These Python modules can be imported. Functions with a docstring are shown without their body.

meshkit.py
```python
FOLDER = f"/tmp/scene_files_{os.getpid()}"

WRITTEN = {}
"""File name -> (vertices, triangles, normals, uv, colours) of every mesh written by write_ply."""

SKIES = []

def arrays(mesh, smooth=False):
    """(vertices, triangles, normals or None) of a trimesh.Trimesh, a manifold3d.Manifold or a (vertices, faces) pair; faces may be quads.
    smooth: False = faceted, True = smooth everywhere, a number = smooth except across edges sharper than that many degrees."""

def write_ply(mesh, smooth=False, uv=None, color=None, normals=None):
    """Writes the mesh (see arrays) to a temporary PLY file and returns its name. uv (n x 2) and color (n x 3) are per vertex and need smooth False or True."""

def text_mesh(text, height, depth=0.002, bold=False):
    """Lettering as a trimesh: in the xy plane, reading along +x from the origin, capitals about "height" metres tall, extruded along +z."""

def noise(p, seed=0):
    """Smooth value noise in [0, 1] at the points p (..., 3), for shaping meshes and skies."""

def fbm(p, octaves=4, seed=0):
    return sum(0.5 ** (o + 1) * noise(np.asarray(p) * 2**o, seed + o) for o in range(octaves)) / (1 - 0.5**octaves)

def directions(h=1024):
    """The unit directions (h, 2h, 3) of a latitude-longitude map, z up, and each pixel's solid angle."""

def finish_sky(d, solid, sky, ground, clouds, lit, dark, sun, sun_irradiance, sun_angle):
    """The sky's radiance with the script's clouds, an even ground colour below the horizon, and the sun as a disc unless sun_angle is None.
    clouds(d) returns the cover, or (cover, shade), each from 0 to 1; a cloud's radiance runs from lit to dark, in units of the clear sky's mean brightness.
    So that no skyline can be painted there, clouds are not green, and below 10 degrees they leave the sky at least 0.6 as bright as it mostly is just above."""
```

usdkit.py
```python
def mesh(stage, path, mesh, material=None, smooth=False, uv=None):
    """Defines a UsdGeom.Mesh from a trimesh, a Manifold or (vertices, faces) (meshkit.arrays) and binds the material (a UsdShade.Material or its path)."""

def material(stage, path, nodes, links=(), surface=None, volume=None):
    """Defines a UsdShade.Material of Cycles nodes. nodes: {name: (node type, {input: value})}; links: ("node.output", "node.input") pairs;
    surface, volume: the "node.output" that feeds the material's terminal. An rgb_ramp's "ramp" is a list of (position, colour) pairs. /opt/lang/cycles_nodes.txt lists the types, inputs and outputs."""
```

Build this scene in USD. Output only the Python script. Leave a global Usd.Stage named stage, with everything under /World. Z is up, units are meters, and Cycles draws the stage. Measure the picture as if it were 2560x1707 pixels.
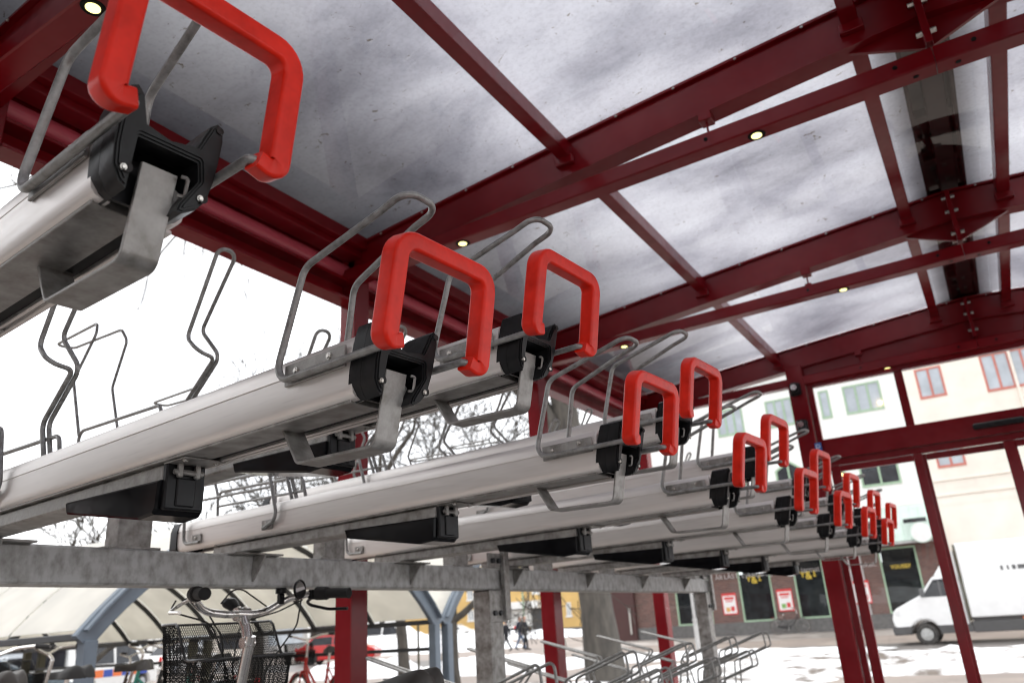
import math, numpy as np, trimesh, shapely, usdkit, meshkit
from shapely.geometry import Polygon, box as sbox
from shapely.ops import unary_union
from pxr import Usd, UsdGeom, UsdShade, UsdLux, Gf, Sdf
stage = Usd.Stage.CreateInMemory()
UsdGeom.Xform.Define(stage, '/World'); UsdGeom.Scope.Define(stage, '/World/Looks')
H = 1.43                                            # eye height above the street
# ---------------------------------------------------------------- camera
cam = UsdGeom.Camera.Define(stage, '/World/camera')
R = np.array([[0.84901478, 0.52497467, -0.05979551], [-0.22987329, 0.26510273, -0.93641808], [-0.47574382, 0.80877818, 0.34575379]])
r_, d_, f_ = R
cam.AddTransformOp().Set(Gf.Matrix4d(*map(float, [*r_, 0, *(-d_), 0, *(-f_), 0, 0, 0, H, 1])))
cam.CreateHorizontalApertureAttr(36.0); cam.CreateFocalLengthAttr(27.2665)
cam.CreateFStopAttr(5.6); cam.CreateFocusDistanceAttr(1.3)
cam.CreateExposureAttr(1.3)
cam.CreateClippingRangeAttr(Gf.Vec2f(0.02, 3000))
# ---------------------------------------------------------------- sky and sun (overcast)
SUN = np.array([-0.35, 0.25, 0.9]); SUN /= np.linalg.norm(SUN)
el, rot = math.asin(SUN[2]), math.atan2(SUN[0], SUN[1])
dome = UsdLux.DomeLight.Define(stage, '/World/sky')
sky = usdkit.material(stage, '/World/Looks/overcast_sky', {
    's': ('sky_texture', {'sky_type': 'single_scattering', 'sun_disc': False, 'sun_elevation': el, 'sun_rotation': rot}),
    't': ('texture_coordinate', {}), 'n': ('noise_texture', {'scale': 2.2, 'detail': 4.0, 'roughness': 0.55}),
    'r': ('rgb_ramp', {'ramp': [(0.3, (6.6, 6.8, 7.1)), (0.7, (9.4, 9.4, 9.4))]}),
    'm': ('mix', {'fac': 0.93}), 'b': ('background_shader', {'strength': 0.1})},
    [('t.generated', 'n.vector'), ('n.fac', 'r.fac'), ('s.color', 'm.color1'), ('r.color', 'm.color2'), ('m.color', 'b.color')], surface='b.background')
UsdShade.MaterialBindingAPI.Apply(dome.GetPrim()).Bind(sky)
dome.GetPrim().SetCustomDataByKey('kind', 'structure'); dome.GetPrim().SetCustomDataByKey('label', 'plain white overcast winter sky above the street'); dome.GetPrim().SetCustomDataByKey('category', 'sky')
sun = UsdLux.DistantLight.Define(stage, '/World/sun')
sun.CreateIntensityAttr(0.2); sun.CreateAngleAttr(30.0); sun.CreateNormalizeAttr(True); sun.CreateColorAttr(Gf.Vec3f(1, 0.97, 0.93))
z_ = Gf.Vec3d(*map(float, SUN)); q = Gf.Rotation(Gf.Vec3d(0, 0, 1), z_)
sun.AddTransformOp().Set(Gf.Matrix4d().SetRotate(q))

# ---------------------------------------------------------------- helpers
rng = np.random.default_rng(7)
used = {}
def numbered(parent, name):
    k = (str(parent), name); n = used.get(k, -1) + 1; used[k] = n
    return name if n == 0 else f'{name}_{n:03d}'
def tag(p, label=None, cat=None, group=None, kind=None):
    p = p.GetPrim() if hasattr(p, 'GetPrim') else p
    for k, v in (('label', label), ('category', cat), ('group', group), ('kind', kind)):
        if v: p.SetCustomDataByKey(k, v)
    return p
def thing(name, label, cat, loc=(0, 0, 0), rotz=0.0, group=None, kind=None):
    x = UsdGeom.Xform.Define(stage, '/World/' + numbered('/World', name))
    x.AddTranslateOp().Set(Gf.Vec3d(*map(float, loc))); x.AddRotateZOp().Set(float(rotz))
    return tag(x, label, cat, group, kind)
def dup(root, loc, rotz, label, group=None):
    w = root.GetCustomData()
    r = thing(root.GetName().rstrip('0123456789').rstrip('_'), label, w['category'], loc, rotz, group or w.get('group'))
    r.GetReferences().AddInternalReference(root.GetPath()); r.SetInstanceable(True)
    return r
def cat_(ms):
    ms = [m for m in ms if m is not None]
    return ms[0] if len(ms) == 1 else trimesh.util.concatenate(ms)
def obj(name, mesh, mat, parent=None, smooth=35, label=None, kind=None):
    if isinstance(mesh, list): mesh = cat_(mesh)
    base = str(parent.GetPath()) if parent is not None else '/World'
    m = usdkit.mesh(stage, base + '/' + numbered(base, name), mesh, M[mat], smooth)
    p = m.GetPrim()
    if label: p.SetCustomDataByKey('label', label)
    if kind: p.SetCustomDataByKey('kind', kind)
    return p
def top(name, mesh, mat, label, cat, group=None, kind=None, smooth=35):
    return tag(obj(name, mesh, mat, None, smooth), label, cat, group, kind)
def cbox(lo, hi, b=0.0):
    lo, hi = np.minimum(lo, hi).astype(float), np.maximum(lo, hi).astype(float)
    if b <= 0:
        return trimesh.creation.box(bounds=[lo, hi])
    b = min(b, 0.45 * (hi - lo).min()); pts = []
    for sx in (0, 1):
        for sy in (0, 1):
            for sz in (0, 1):
                c = [(lo, hi)[s][k] for k, s in enumerate((sx, sy, sz))]
                for k in range(3):
                    p = list(c)
                    for j in range(3):
                        if j != k: p[j] += b * (1, -1)[(sx, sy, sz)[j]]
                    pts.append(p)
    return trimesh.convex.convex_hull(np.array(pts))
def fillet(P, r, n=5):
    P = [np.array(p, float) for p in P]; out = [P[0]]
    for a, b, c in zip(P[:-2], P[1:-1], P[2:]):
        u, v = a - b, c - b; lu, lv = np.linalg.norm(u), np.linalg.norm(v); u, v = u / lu, v / lv
        ang = math.acos(np.clip(u @ v, -1, 1))
        if ang > 3.1: out.append(b); continue
        t = min(r / math.tan(ang / 2), 0.48 * lu, 0.48 * lv); rr = t * math.tan(ang / 2)
        bis = (u + v) / np.linalg.norm(u + v); cen = b + bis * (rr / math.sin(ang / 2))
        p0, p1 = b + u * t - cen, b + v * t - cen; w = math.acos(np.clip(p0 @ p1 / rr / rr, -1, 1))
        for k in range(n + 1):
            s = k / n; out.append(cen + (math.sin((1 - s) * w) * p0 + math.sin(s * w) * p1) / math.sin(w))
    out.append(P[-1]); return np.array(out)
def circle(r, n=8): a = np.arange(n) * 2 * math.pi / n; return np.stack([r * np.cos(a), r * np.sin(a)], 1)
def rrect(w, h, r, n=2):
    pts = []
    for cx, cy, a0 in ((w/2-r, h/2-r, 0), (-w/2+r, h/2-r, 90), (-w/2+r, -h/2+r, 180), (w/2-r, -h/2+r, 270)):
        for k in range(n + 1):
            a = math.radians(a0 + 90 * k / n); pts.append((cx + r * math.cos(a), cy + r * math.sin(a)))
    return np.array(pts)
def sweep(P, sec, binormal=None, radii=None, closed=False):
    P = np.asarray(P, float); n = len(P)
    if closed: T = np.roll(P, -1, 0) - np.roll(P, 1, 0)
    else:
        T = np.gradient(P, axis=0)
        d = np.diff(P, axis=0); d /= np.linalg.norm(d, axis=1)[:, None] + 1e-12
        T[1:-1] = d[1:] + d[:-1]; T[0], T[-1] = d[0], d[-1]
    T /= np.linalg.norm(T, axis=1)[:, None] + 1e-12
    if binormal is None:
        a = np.array([0, 0, 1.0]) if abs(T[0][2]) < 0.9 else np.array([1.0, 0, 0])
        N = np.cross(a, T[0]); N /= np.linalg.norm(N); Ns = [N]
        for k in range(1, n):
            N = Ns[-1] - T[k] * (Ns[-1] @ T[k]); Ns.append(N / np.linalg.norm(N))
        Ns = np.array(Ns); Bs = np.cross(T, Ns)
    else:
        Bs = np.tile(np.asarray(binormal, float), (n, 1)); Ns = np.cross(Bs, T); Ns /= np.linalg.norm(Ns, axis=1)[:, None]
    k = len(sec); rad = np.ones(n) if radii is None else np.asarray(radii)
    V = P[:, None] + rad[:, None, None] * (Ns[:, None] * sec[None, :, :1] + Bs[:, None] * sec[None, :, 1:])
    V = V.reshape(-1, 3); F = []
    m = n if closed else n - 1
    for i in range(m):
        j = (i + 1) % n
        for a in range(k):
            b = (a + 1) % k
            F += [(i*k+a, i*k+b, j*k+b), (i*k+a, j*k+b, j*k+a)]
    if not closed:
        V = np.vstack([V, P[0], P[-1]]); c0, c1 = n*k, n*k+1
        for a in range(k):
            b = (a + 1) % k; F += [(c0, b, a), (c1, (n-1)*k+a, (n-1)*k+b)]
    return trimesh.Trimesh(V, F, process=False)
def rod(P, r, bend=0.0, n=8, seg=5): return sweep(fillet(P, bend, seg) if bend and len(P) > 2 else np.array(P, float), circle(r, n))
def cyl(a, b, r, n=16, r2=None):
    return sweep(np.array([a, b], float), circle(1, n), radii=[r, r if r2 is None else r2])
def prism(pts, lo, hi, axis='y', b=0.0):
    """polygon in the two other axes (xz for y, yz for x, xy for z) pushed from lo to hi"""
    pg = pts if isinstance(pts, Polygon) or pts.__class__.__name__ == 'MultiPolygon' else Polygon(pts)
    ms = []
    for g in getattr(pg, 'geoms', [pg]):
        m = trimesh.creation.extrude_polygon(g, hi - lo, engine='earcut'); v = m.vertices
        if axis == 'y': nv = np.stack([v[:, 0], lo + v[:, 2], v[:, 1]], 1); fl = True
        elif axis == 'x': nv = np.stack([lo + v[:, 2], v[:, 0], v[:, 1]], 1); fl = False
        else: nv = np.stack([v[:, 0], v[:, 1], lo + v[:, 2]], 1); fl = False
        ms.append(trimesh.Trimesh(nv, m.faces[:, ::-1] if fl else m.faces, process=False))
    return cat_(ms)
def hull(pts): return trimesh.convex.convex_hull(np.asarray(pts, float))
def move(m, t=(0, 0, 0), rz=0.0, s=1.0):
    m = m.copy(); m.apply_scale(s); m.apply_transform(trimesh.transformations.rotation_matrix(math.radians(rz), [0, 0, 1])); m.apply_translation(t); return m
def uvring(c, axis, R_, r, n=28, k=8):
    a = np.arange(n) * 2 * math.pi / n; u = np.array([0, 0, 1.0]); w = np.cross(np.asarray(axis, float), u)
    if np.linalg.norm(w) < 0.1: u, w = np.array([1.0, 0, 0]), np.array([0, 1.0, 0])
    P = np.array(c) + R_ * (np.cos(a)[:, None] * w + np.sin(a)[:, None] * u)
    return sweep(P, circle(r, k), binormal=axis, closed=True)
def screw(p, axis, r=0.0055, h=0.004):
    p, a = np.array(p, float), np.array(axis, float)
    return cat_([cyl(p - a * 0.002, p + a * h * 0.5, r, 10), cyl(p + a * h * 0.5, p + a * h, r * 0.8, 10, r * 0.55)])

# ---------------------------------------------------------------- materials
M = {}
def mat(name, color, rough=0.5, metal=0.0, var=0.15, scale=20.0, bump=0.0, bscale=None, coat=0.0, rvar=0.1, detail=4.0, color2=None, stretch=None, spec=0.5, lo=0.32, hi=0.68):
    c = np.array(color, float); c2 = np.array(color2, float) if color2 is not None else c * (1 - var); c1 = c if color2 is not None else c * (1 + var * 0.6)
    N = {'g': ('geometry', {}), 'n': ('noise_texture', {'scale': scale, 'detail': detail, 'roughness': 0.6}),
         'r': ('rgb_ramp', {'ramp': [(lo, tuple(c2)), (hi, tuple(np.minimum(c1, 1)))]}),
         'rr': ('map_range', {'from_min': 0.3, 'from_max': 0.7, 'to_min': max(0.02, rough - rvar), 'to_max': min(1, rough + rvar)}),
         'p': ('principled_bsdf', {'metallic': metal, 'coat_weight': coat, 'specular_ior_level': spec})}
    Lk = [('n.fac', 'r.fac'), ('r.color', 'p.base_color'), ('n.fac', 'rr.value'), ('rr.result', 'p.roughness')]
    if stretch is not None:
        N['mp'] = ('mapping', {'scale': stretch}); Lk += [('g.position', 'mp.vector'), ('mp.vector', 'n.vector')]
    else: Lk.append(('g.position', 'n.vector'))
    if bump:
        N['bn'] = ('noise_texture', {'scale': bscale or scale * 3, 'detail': 5.0}); N['bp'] = ('bump', {'strength': bump, 'distance': 0.01})
        Lk += [('g.position', 'bn.vector'), ('bn.fac', 'bp.height'), ('bp.normal', 'p.normal')]
    M[name] = usdkit.material(stage, '/World/Looks/' + name, N, Lk, surface='p.BSDF')
def emis(name, color, s):
    M[name] = usdkit.material(stage, '/World/Looks/' + name, {'e': ('emission', {'color': color, 'strength': s})}, [], surface='e.emission')
def glass(name, tint=(1, 1, 1), rough=0.0, ior=1.45):
    M[name] = usdkit.material(stage, '/World/Looks/' + name, {'t': ('transparent_bsdf', {'color': tint}), 'g': ('glossy_bsdf', {'color': (1, 1, 1), 'roughness': rough}),
        'f': ('fresnel', {'IOR': ior}), 'ge': ('geometry', {}), 'k': ('math', {'math_type': 'subtract', 'value1': 1.0}), 'q': ('math', {'math_type': 'multiply'}), 'm': ('mix_closure', {})}, [('ge.backfacing', 'k.value2'), ('f.fac', 'q.value1'), ('k.value', 'q.value2'), ('q.value', 'm.fac'), ('t.BSDF', 'm.closure1'), ('g.BSDF', 'm.closure2')], surface='m.closure')
mat('red_paint', (0.185, 0.0035, 0.0080), 0.22, var=0.14, scale=3.0, bump=0.02, bscale=60, rvar=0.06, spec=0.36)
mat('gutter_lit_pink', (0.58, 0.09, 0.13), 0.3, var=0.1, scale=3)  # daylight on the gutter pipe is put into this lighter pink
mat('red_plastic', (0.76, 0.018, 0.004), 0.36, var=0.22, scale=18, detail=8, bump=0.03, bscale=220, rvar=0.06, spec=0.3)
mat('galvanised', (0.40, 0.40, 0.39), 0.5, 0.75, color2=(0.20, 0.195, 0.185), scale=55, bump=0.12, bscale=180, rvar=0.14)
mat('galvanised_flat', (0.47, 0.46, 0.445), 0.5, 0.7, color2=(0.19, 0.18, 0.165), scale=30, bump=0.06, bscale=140, rvar=0.14, detail=8)
mat('galvanised_beam', (0.52, 0.525, 0.52), 0.58, 0.35, color2=(0.29, 0.285, 0.27), lo=0.34, hi=0.60, stretch=(1, 1.2, 0.8), scale=26, bump=0.08, bscale=90, rvar=0.1, detail=8)
mat('aluminium', (0.76, 0.725, 0.695), 0.40, 0.6, var=0.035, scale=30, stretch=(0.15, 3, 6), rvar=0.05)
mat('black_plastic', (0.007, 0.007, 0.008), 0.36, var=0.3, scale=30, bump=0.03, bscale=260, rvar=0.08, spec=0.28)
mat('gloss_black', (0.004, 0.004, 0.005), 0.10, var=0.3, scale=12, rvar=0.05, bump=0.01, bscale=25, spec=0.16)
mat('rubber', (0.018, 0.017, 0.016), 0.75, var=0.3, scale=25)
mat('steel', (0.62, 0.60, 0.56), 0.28, 0.95, var=0.15, scale=60)
mat('chrome', (0.80, 0.78, 0.75), 0.13, 1.0, var=0.06, scale=30)
glass('clear_glass'); glass('shop_glass', (0.9, 0.93, 0.92), 0.0, 1.18)
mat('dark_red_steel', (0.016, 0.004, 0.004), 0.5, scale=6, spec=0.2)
emis('lamp_light', (1.0, 0.88, 0.34), 1.05)
emis('window_glow', (1.0, 0.62, 0.25), 5.0)
# snow lying on the glass roof: light comes through it, mottled by slush and dirt, colour darkened towards the eaves
M['roof_snow'] = usdkit.material(stage, '/World/Looks/roof_snow', {
    'g': ('geometry', {}), 'mp': ('mapping', {'scale': (1.0, 1.3, 1.0), 'rotation': (0, 0, 0.5)}),
    'n1': ('noise_texture', {'scale': 1.15, 'detail': 10.0, 'roughness': 0.64, 'distortion': 0.3}),
    'n2': ('noise_texture', {'scale': 55.0, 'detail': 3.0, 'roughness': 0.7}),
    'n3': ('noise_texture', {'scale': 10.0, 'detail': 5.0, 'roughness': 0.75, 'distortion': 1.6}),
    'r1': ('rgb_ramp', {'ramp': [(0.30, (0.36, 0.36, 0.39)), (0.42, (0.52, 0.52, 0.555)), (0.53, (0.66, 0.66, 0.69)), (0.68, (0.75, 0.755, 0.78))]}),
    'sx': ('separate_xyz', {}), 'ab': ('math', {'math_type': 'subtract', 'value2': 0.2}), 'aa': ('math', {'math_type': 'absolute'}), 'th': ('map_range', {'range_type': 'smoothstep', 'from_min': 1.5, 'from_max': 2.9, 'to_min': 1.0, 'to_max': 0.30, 'clamp': True}), 'c': ('mix_color', {'blend_type': 'multiply', 'fac': 1.0}),
    'r2': ('rgb_ramp', {'ramp': [(0.3, (0.87, 0.865, 0.86)), (0.55, (1, 1, 1))]}),
    'r3': ('rgb_ramp', {'ramp': [(0.0, (1, 1, 1)), (0.64, (1, 1, 1)), (0.67, (0.42, 0.36, 0.27)), (0.8, (0.2, 0.16, 0.11))]}),
    'a': ('mix_color', {'blend_type': 'multiply', 'fac': 1.0}), 'b': ('mix_color', {'blend_type': 'multiply', 'fac': 1.0}),
    't': ('translucent_bsdf', {}), 'd': ('diffuse_bsdf', {}), 'm': ('mix_closure', {'fac': 0.82})},
    [('g.position', 'mp.vector'), ('mp.vector', 'n1.vector'), ('g.position', 'n2.vector'), ('mp.vector', 'n3.vector'), ('n1.fac', 'r1.fac'), ('n2.fac', 'r2.fac'), ('n3.fac', 'r3.fac'),
     ('r1.color', 'a.a'), ('r2.color', 'a.b'), ('a.result', 'b.a'), ('r3.color', 'b.b'), ('b.result', 'c.a'), ('g.position', 'sx.vector'), ('sx.x', 'ab.value1'), ('ab.value', 'aa.value1'), ('aa.value', 'th.value'), ('th.result', 'c.b'), ('c.result', 't.color'), ('c.result', 'd.color'), ('d.BSDF', 'm.closure1'), ('t.BSDF', 'm.closure2')], surface='m.closure')
def translucent(name, color, mixf, scale=3.0, var=0.2):
    c = np.array(color, float)
    M[name] = usdkit.material(stage, '/World/Looks/' + name, {'g': ('geometry', {}), 'n': ('noise_texture', {'scale': scale, 'detail': 5.0}),
        'r': ('rgb_ramp', {'ramp': [(0.3, tuple(c * (1 - var))), (0.7, tuple(c))]}), 't': ('translucent_bsdf', {}), 'd': ('principled_bsdf', {'roughness': 0.35}), 'm': ('mix_closure', {'fac': mixf})},
        [('g.position', 'n.vector'), ('n.fac', 'r.fac'), ('r.color', 't.color'), ('r.color', 'd.base_color'), ('d.BSDF', 'm.closure1'), ('t.BSDF', 'm.closure2')], surface='m.closure')
translucent('milky_plastic', (0.90, 0.88, 0.82), 0.55, 2.5, 0.16)
translucent('dirty_plastic', (0.13, 0.12, 0.11), 0.35, 6, 0.4)
mat('snow', (0.88, 0.89, 0.91), 0.8, color2=(0.70, 0.70, 0.71), scale=3.0, bump=0.5, bscale=9)
mat('dirty_snow', (0.84, 0.84, 0.85), 0.8, color2=(0.13, 0.105, 0.085), lo=0.40, hi=0.53, scale=1.1, bump=0.6, bscale=7, detail=10)
mat('paving', (0.30, 0.25, 0.215), 0.7, color2=(0.185, 0.15, 0.13), scale=0.5, bump=0.1, bscale=8, detail=8)
mat('asphalt', (0.14, 0.125, 0.115), 0.6, color2=(0.075, 0.07, 0.066), scale=0.8, bump=0.15, bscale=30, detail=8)
mat('slush', (0.44, 0.40, 0.37), 0.6, color2=(0.20, 0.175, 0.155), scale=0.7, bump=0.3, bscale=10, detail=8)
mat('concrete', (0.28, 0.27, 0.26), 0.8, scale=3, bump=0.1)
mat('blue_grey_steel', (0.125, 0.155, 0.19), 0.45, var=0.2, scale=4)
mat('dark_steel', (0.035, 0.037, 0.04), 0.5, scale=6)
mat('olive_wood', (0.075, 0.068, 0.04), 0.7, scale=5)
mat('bark', (0.105, 0.094, 0.080), 0.9, color2=(0.045, 0.040, 0.035), scale=9, bump=0.8, bscale=14, stretch=(1, 1, 0.25))
mat('white_plaster', (0.80, 0.795, 0.77), 0.85, var=0.06, scale=1.2, bump=0.05)
mat('pink_plaster', (0.82, 0.75, 0.665), 0.85, var=0.07, scale=1.2, bump=0.05)
mat('yellow_plaster', (0.60, 0.40, 0.15), 0.85, var=0.12, scale=0.6)
mat('green_frame', (0.33, 0.46, 0.32), 0.5, scale=6)
mat('red_frame', (0.52, 0.17, 0.13), 0.5, scale=6)
mat('white_frame', (0.75, 0.75, 0.73), 0.5, scale=6)
mat('mint_metal', (0.62, 0.74, 0.66), 0.4, scale=2, var=0.08)
mat('granite', (0.15, 0.145, 0.14), 0.7, color2=(0.085, 0.082, 0.08), scale=8, detail=8)
mat('grey_stone', (0.42, 0.41, 0.40), 0.7, scale=3)
mat('dark_glass', (0.030, 0.032, 0.037), 0.08, color2=(0.008, 0.008, 0.010), scale=2.0, rvar=0.02, spec=0.3)
mat('pale_glass', (0.42, 0.46, 0.50), 0.1, var=0.2, scale=1.0, rvar=0.03)
mat('yellow_sign', (0.70, 0.50, 0.06), 0.5, scale=9)
mat('white_paint', (0.78, 0.78, 0.775), 0.3, var=0.03, scale=3, coat=0.3)
mat('grey_trim', (0.06, 0.06, 0.062), 0.5, scale=6)
mat('tyre', (0.028, 0.027, 0.026), 0.8, color2=(0.05, 0.046, 0.042), scale=12)
mat('poster_red', (0.62, 0.05, 0.05), 0.5, scale=9)
mat('poster_white', (0.78, 0.76, 0.75), 0.5, var=0.06, scale=9)
mat('poster_green', (0.2, 0.4, 0.1), 0.5, scale=9); mat('poster_orange', (0.65, 0.35, 0.1), 0.5, scale=9)
mat('brown_door', (0.055, 0.02, 0.018), 0.5, scale=4)
mat('sign_blue', (0.02, 0.16, 0.55), 0.4, scale=9); mat('sign_yellow', (0.75, 0.5, 0.03), 0.4, scale=9); mat('sign_purple', (0.16, 0.04, 0.3), 0.4, scale=9)
mat('white_vinyl', (0.8, 0.8, 0.8), 0.5, var=0.02)
mat('beige_blind', (0.62, 0.50, 0.34), 0.8, var=0.1, scale=4)
mat('silver_car', (0.42, 0.45, 0.48), 0.25, 0.4, var=0.05, coat=0.5); mat('white_car', (0.76, 0.76, 0.75), 0.25, coat=0.5, var=0.03)
mat('red_car', (0.45, 0.02, 0.02), 0.22, coat=0.5, var=0.05); mat('dark_car', (0.03, 0.032, 0.036), 0.22, coat=0.5); mat('blue_grey_car', (0.14, 0.18, 0.21), 0.25, 0.3, coat=0.5)
mat('stripe_orange', (0.75, 0.16, 0.03), 0.4); mat('stripe_blue', (0.02, 0.06, 0.35), 0.4)
mat('lamp_red', (0.5, 0.01, 0.01), 0.2); mat('lamp_clear', (0.7, 0.7, 0.7), 0.1)
mat('coat_black', (0.014, 0.014, 0.018), 0.85); mat('coat_navy', (0.02, 0.024, 0.045), 0.85); mat('coat_olive', (0.07, 0.062, 0.036), 0.85, var=0.3, scale=6)
mat('jeans', (0.08, 0.13, 0.22), 0.9); mat('trousers_dark', (0.018, 0.018, 0.02), 0.9); mat('skin', (0.5, 0.3, 0.22), 0.6); mat('hair', (0.03, 0.02, 0.014), 0.8)
mat('bike_blue', (0.008, 0.02, 0.06), 0.25, coat=0.5); mat('bike_teal', (0.05, 0.33, 0.27), 0.3, coat=0.4); mat('bike_red', (0.45, 0.02, 0.015), 0.3, coat=0.4); mat('bike_black', (0.015, 0.015, 0.016), 0.3, coat=0.3); mat('bike_brown', (0.07, 0.035, 0.025), 0.3, coat=0.3)
mat('mesh_black', (0.006, 0.006, 0.006), 0.7, spec=0.15)
mat('grip_black', (0.012, 0.011, 0.011), 0.8, bump=0.1, bscale=300)
mat('saddle_cover', (0.030, 0.025, 0.021), 0.55, var=0.2, scale=18, bump=0.05, bscale=350)
M['mirror'] = usdkit.material(stage, '/World/Looks/mirror', {'p': ('principled_bsdf', {'metallic': 1.0, 'roughness': 0.03, 'base_color': (0.85, 0.85, 0.86)})}, [], surface='p.BSDF')
M['brick'] = usdkit.material(stage, '/World/Looks/brick', {'g': ('geometry', {}), 'mp': ('mapping', {'rotation': (1.5708, 0, 0)}),
    'b': ('brick_texture', {'color1': (0.16, 0.075, 0.06), 'color2': (0.10, 0.05, 0.042), 'mortar': (0.20, 0.17, 0.155), 'scale': 1.0, 'brick_width': 0.25, 'row_height': 0.08, 'mortar_size': 0.008}),
    'p': ('principled_bsdf', {'roughness': 0.85})}, [('g.position', 'mp.vector'), ('mp.vector', 'b.vector'), ('b.color', 'p.base_color')], surface='p.BSDF')

# ================================================================ ground
def ss(a, b, x): t = np.clip((x - a) / (b - a), 0, 1); return t * t * (3 - 2 * t)
def gz(x, y):
    x, y = np.asarray(x, float), np.asarray(y, float); d = np.hypot(x, y)
    g = 0.0125 * np.maximum(0, np.minimum(d, 160) - 28)
    g = g + 0.40 * (1 - ss(9, 22, d))
    return g + 0.26 * ss(33.5, 37.5, y) * ss(-22, -17, x) * (1 - ss(60, 80, y)) + 0.09 * ss(-14, -9, x) * ss(24, 28, y) * (1 - ss(32, 34, y))
def ground(xs, ys, lift, extra=None):
    X, Y = np.meshgrid(xs, ys, indexing='ij'); Z = gz(X, Y) + lift + (extra(X, Y) if extra else 0)
    V = np.stack([X, Y, Z], -1).reshape(-1, 3); n, m = X.shape; F = []
    i, j = np.meshgrid(np.arange(n - 1), np.arange(m - 1), indexing='ij'); a = (i * m + j).ravel(); b = a + m
    F = np.concatenate([np.stack([a, b, b + 1], 1), np.stack([a, b + 1, a + 1], 1)])
    return trimesh.Trimesh(V, F, process=False)
gs = np.concatenate([[-900, -500, -300, -200], np.arange(-160, 161, 4.0), [200, 300, 500, 900]])
top('ground', ground(gs, gs, 0), 'paving', 'wet brownish paved square with thin slush', 'ground', kind='structure', smooth=True)
top('road', ground(np.arange(-40, 61, 2.0), np.array([27.6, 28.6, 29.6, 30.6, 31.6, 32.6, 33.3]), 0.004), 'asphalt', 'wet grey asphalt street running past the shop building', 'road', kind='structure', smooth=True)
top('pavement', prism([(-19.5, 34.0), (40, 34.0), (40, 39.9), (-19.5, 39.9)], -0.5, 0.0, 'z'), 'slush', 'pinkish slushy pavement in front of the shop windows', 'pavement', kind='structure')
UsdGeom.Imageable(stage.GetPrimAtPath('/World/pavement'))
pv = ground(np.arange(-19.5, 40.1, 1.5), np.arange(33.6, 39.95, 0.7), 0.008)
stage.RemovePrim('/World/pavement'); used.pop(('/World', 'pavement'))
top('pavement', pv, 'slush', 'pinkish slushy pavement in front of the shop windows', 'pavement', kind='structure', smooth=True)
def mound(cx, cy, rx, ry, h, seed, rot=0, n=44, rough=1.0):
    u = np.linspace(-1, 1, n); U, V_ = np.meshgrid(u, u, indexing='ij'); c, s = math.cos(rot), math.sin(rot)
    X = cx + c * U * rx - s * V_ * ry; Y = cy + s * U * rx + c * V_ * ry
    prof = np.clip(1 - (np.abs(U) ** 2.6 + np.abs(V_) ** 2.2), 0, None) ** 0.7
    P = np.stack([X, Y, 0 * X], -1); nz = meshkit.fbm(P * 1.3 + seed, 5, seed); nz2 = meshkit.fbm(P * 4.2, 3, seed + 9)
    Z = gz(X, Y) - 0.04 + h * prof * (0.35 + 0.9 * nz) + 0.16 * rough * (nz2 - 0.5) * prof
    V = np.stack([X, Y, Z], -1).reshape(-1, 3); i, j = np.meshgrid(np.arange(n - 1), np.arange(n - 1), indexing='ij'); a = (i * n + j).ravel(); b = a + n
    return trimesh.Trimesh(V, np.concatenate([np.stack([a, b, b + 1], 1), np.stack([a, b + 1, a + 1], 1)]), process=False)
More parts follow.
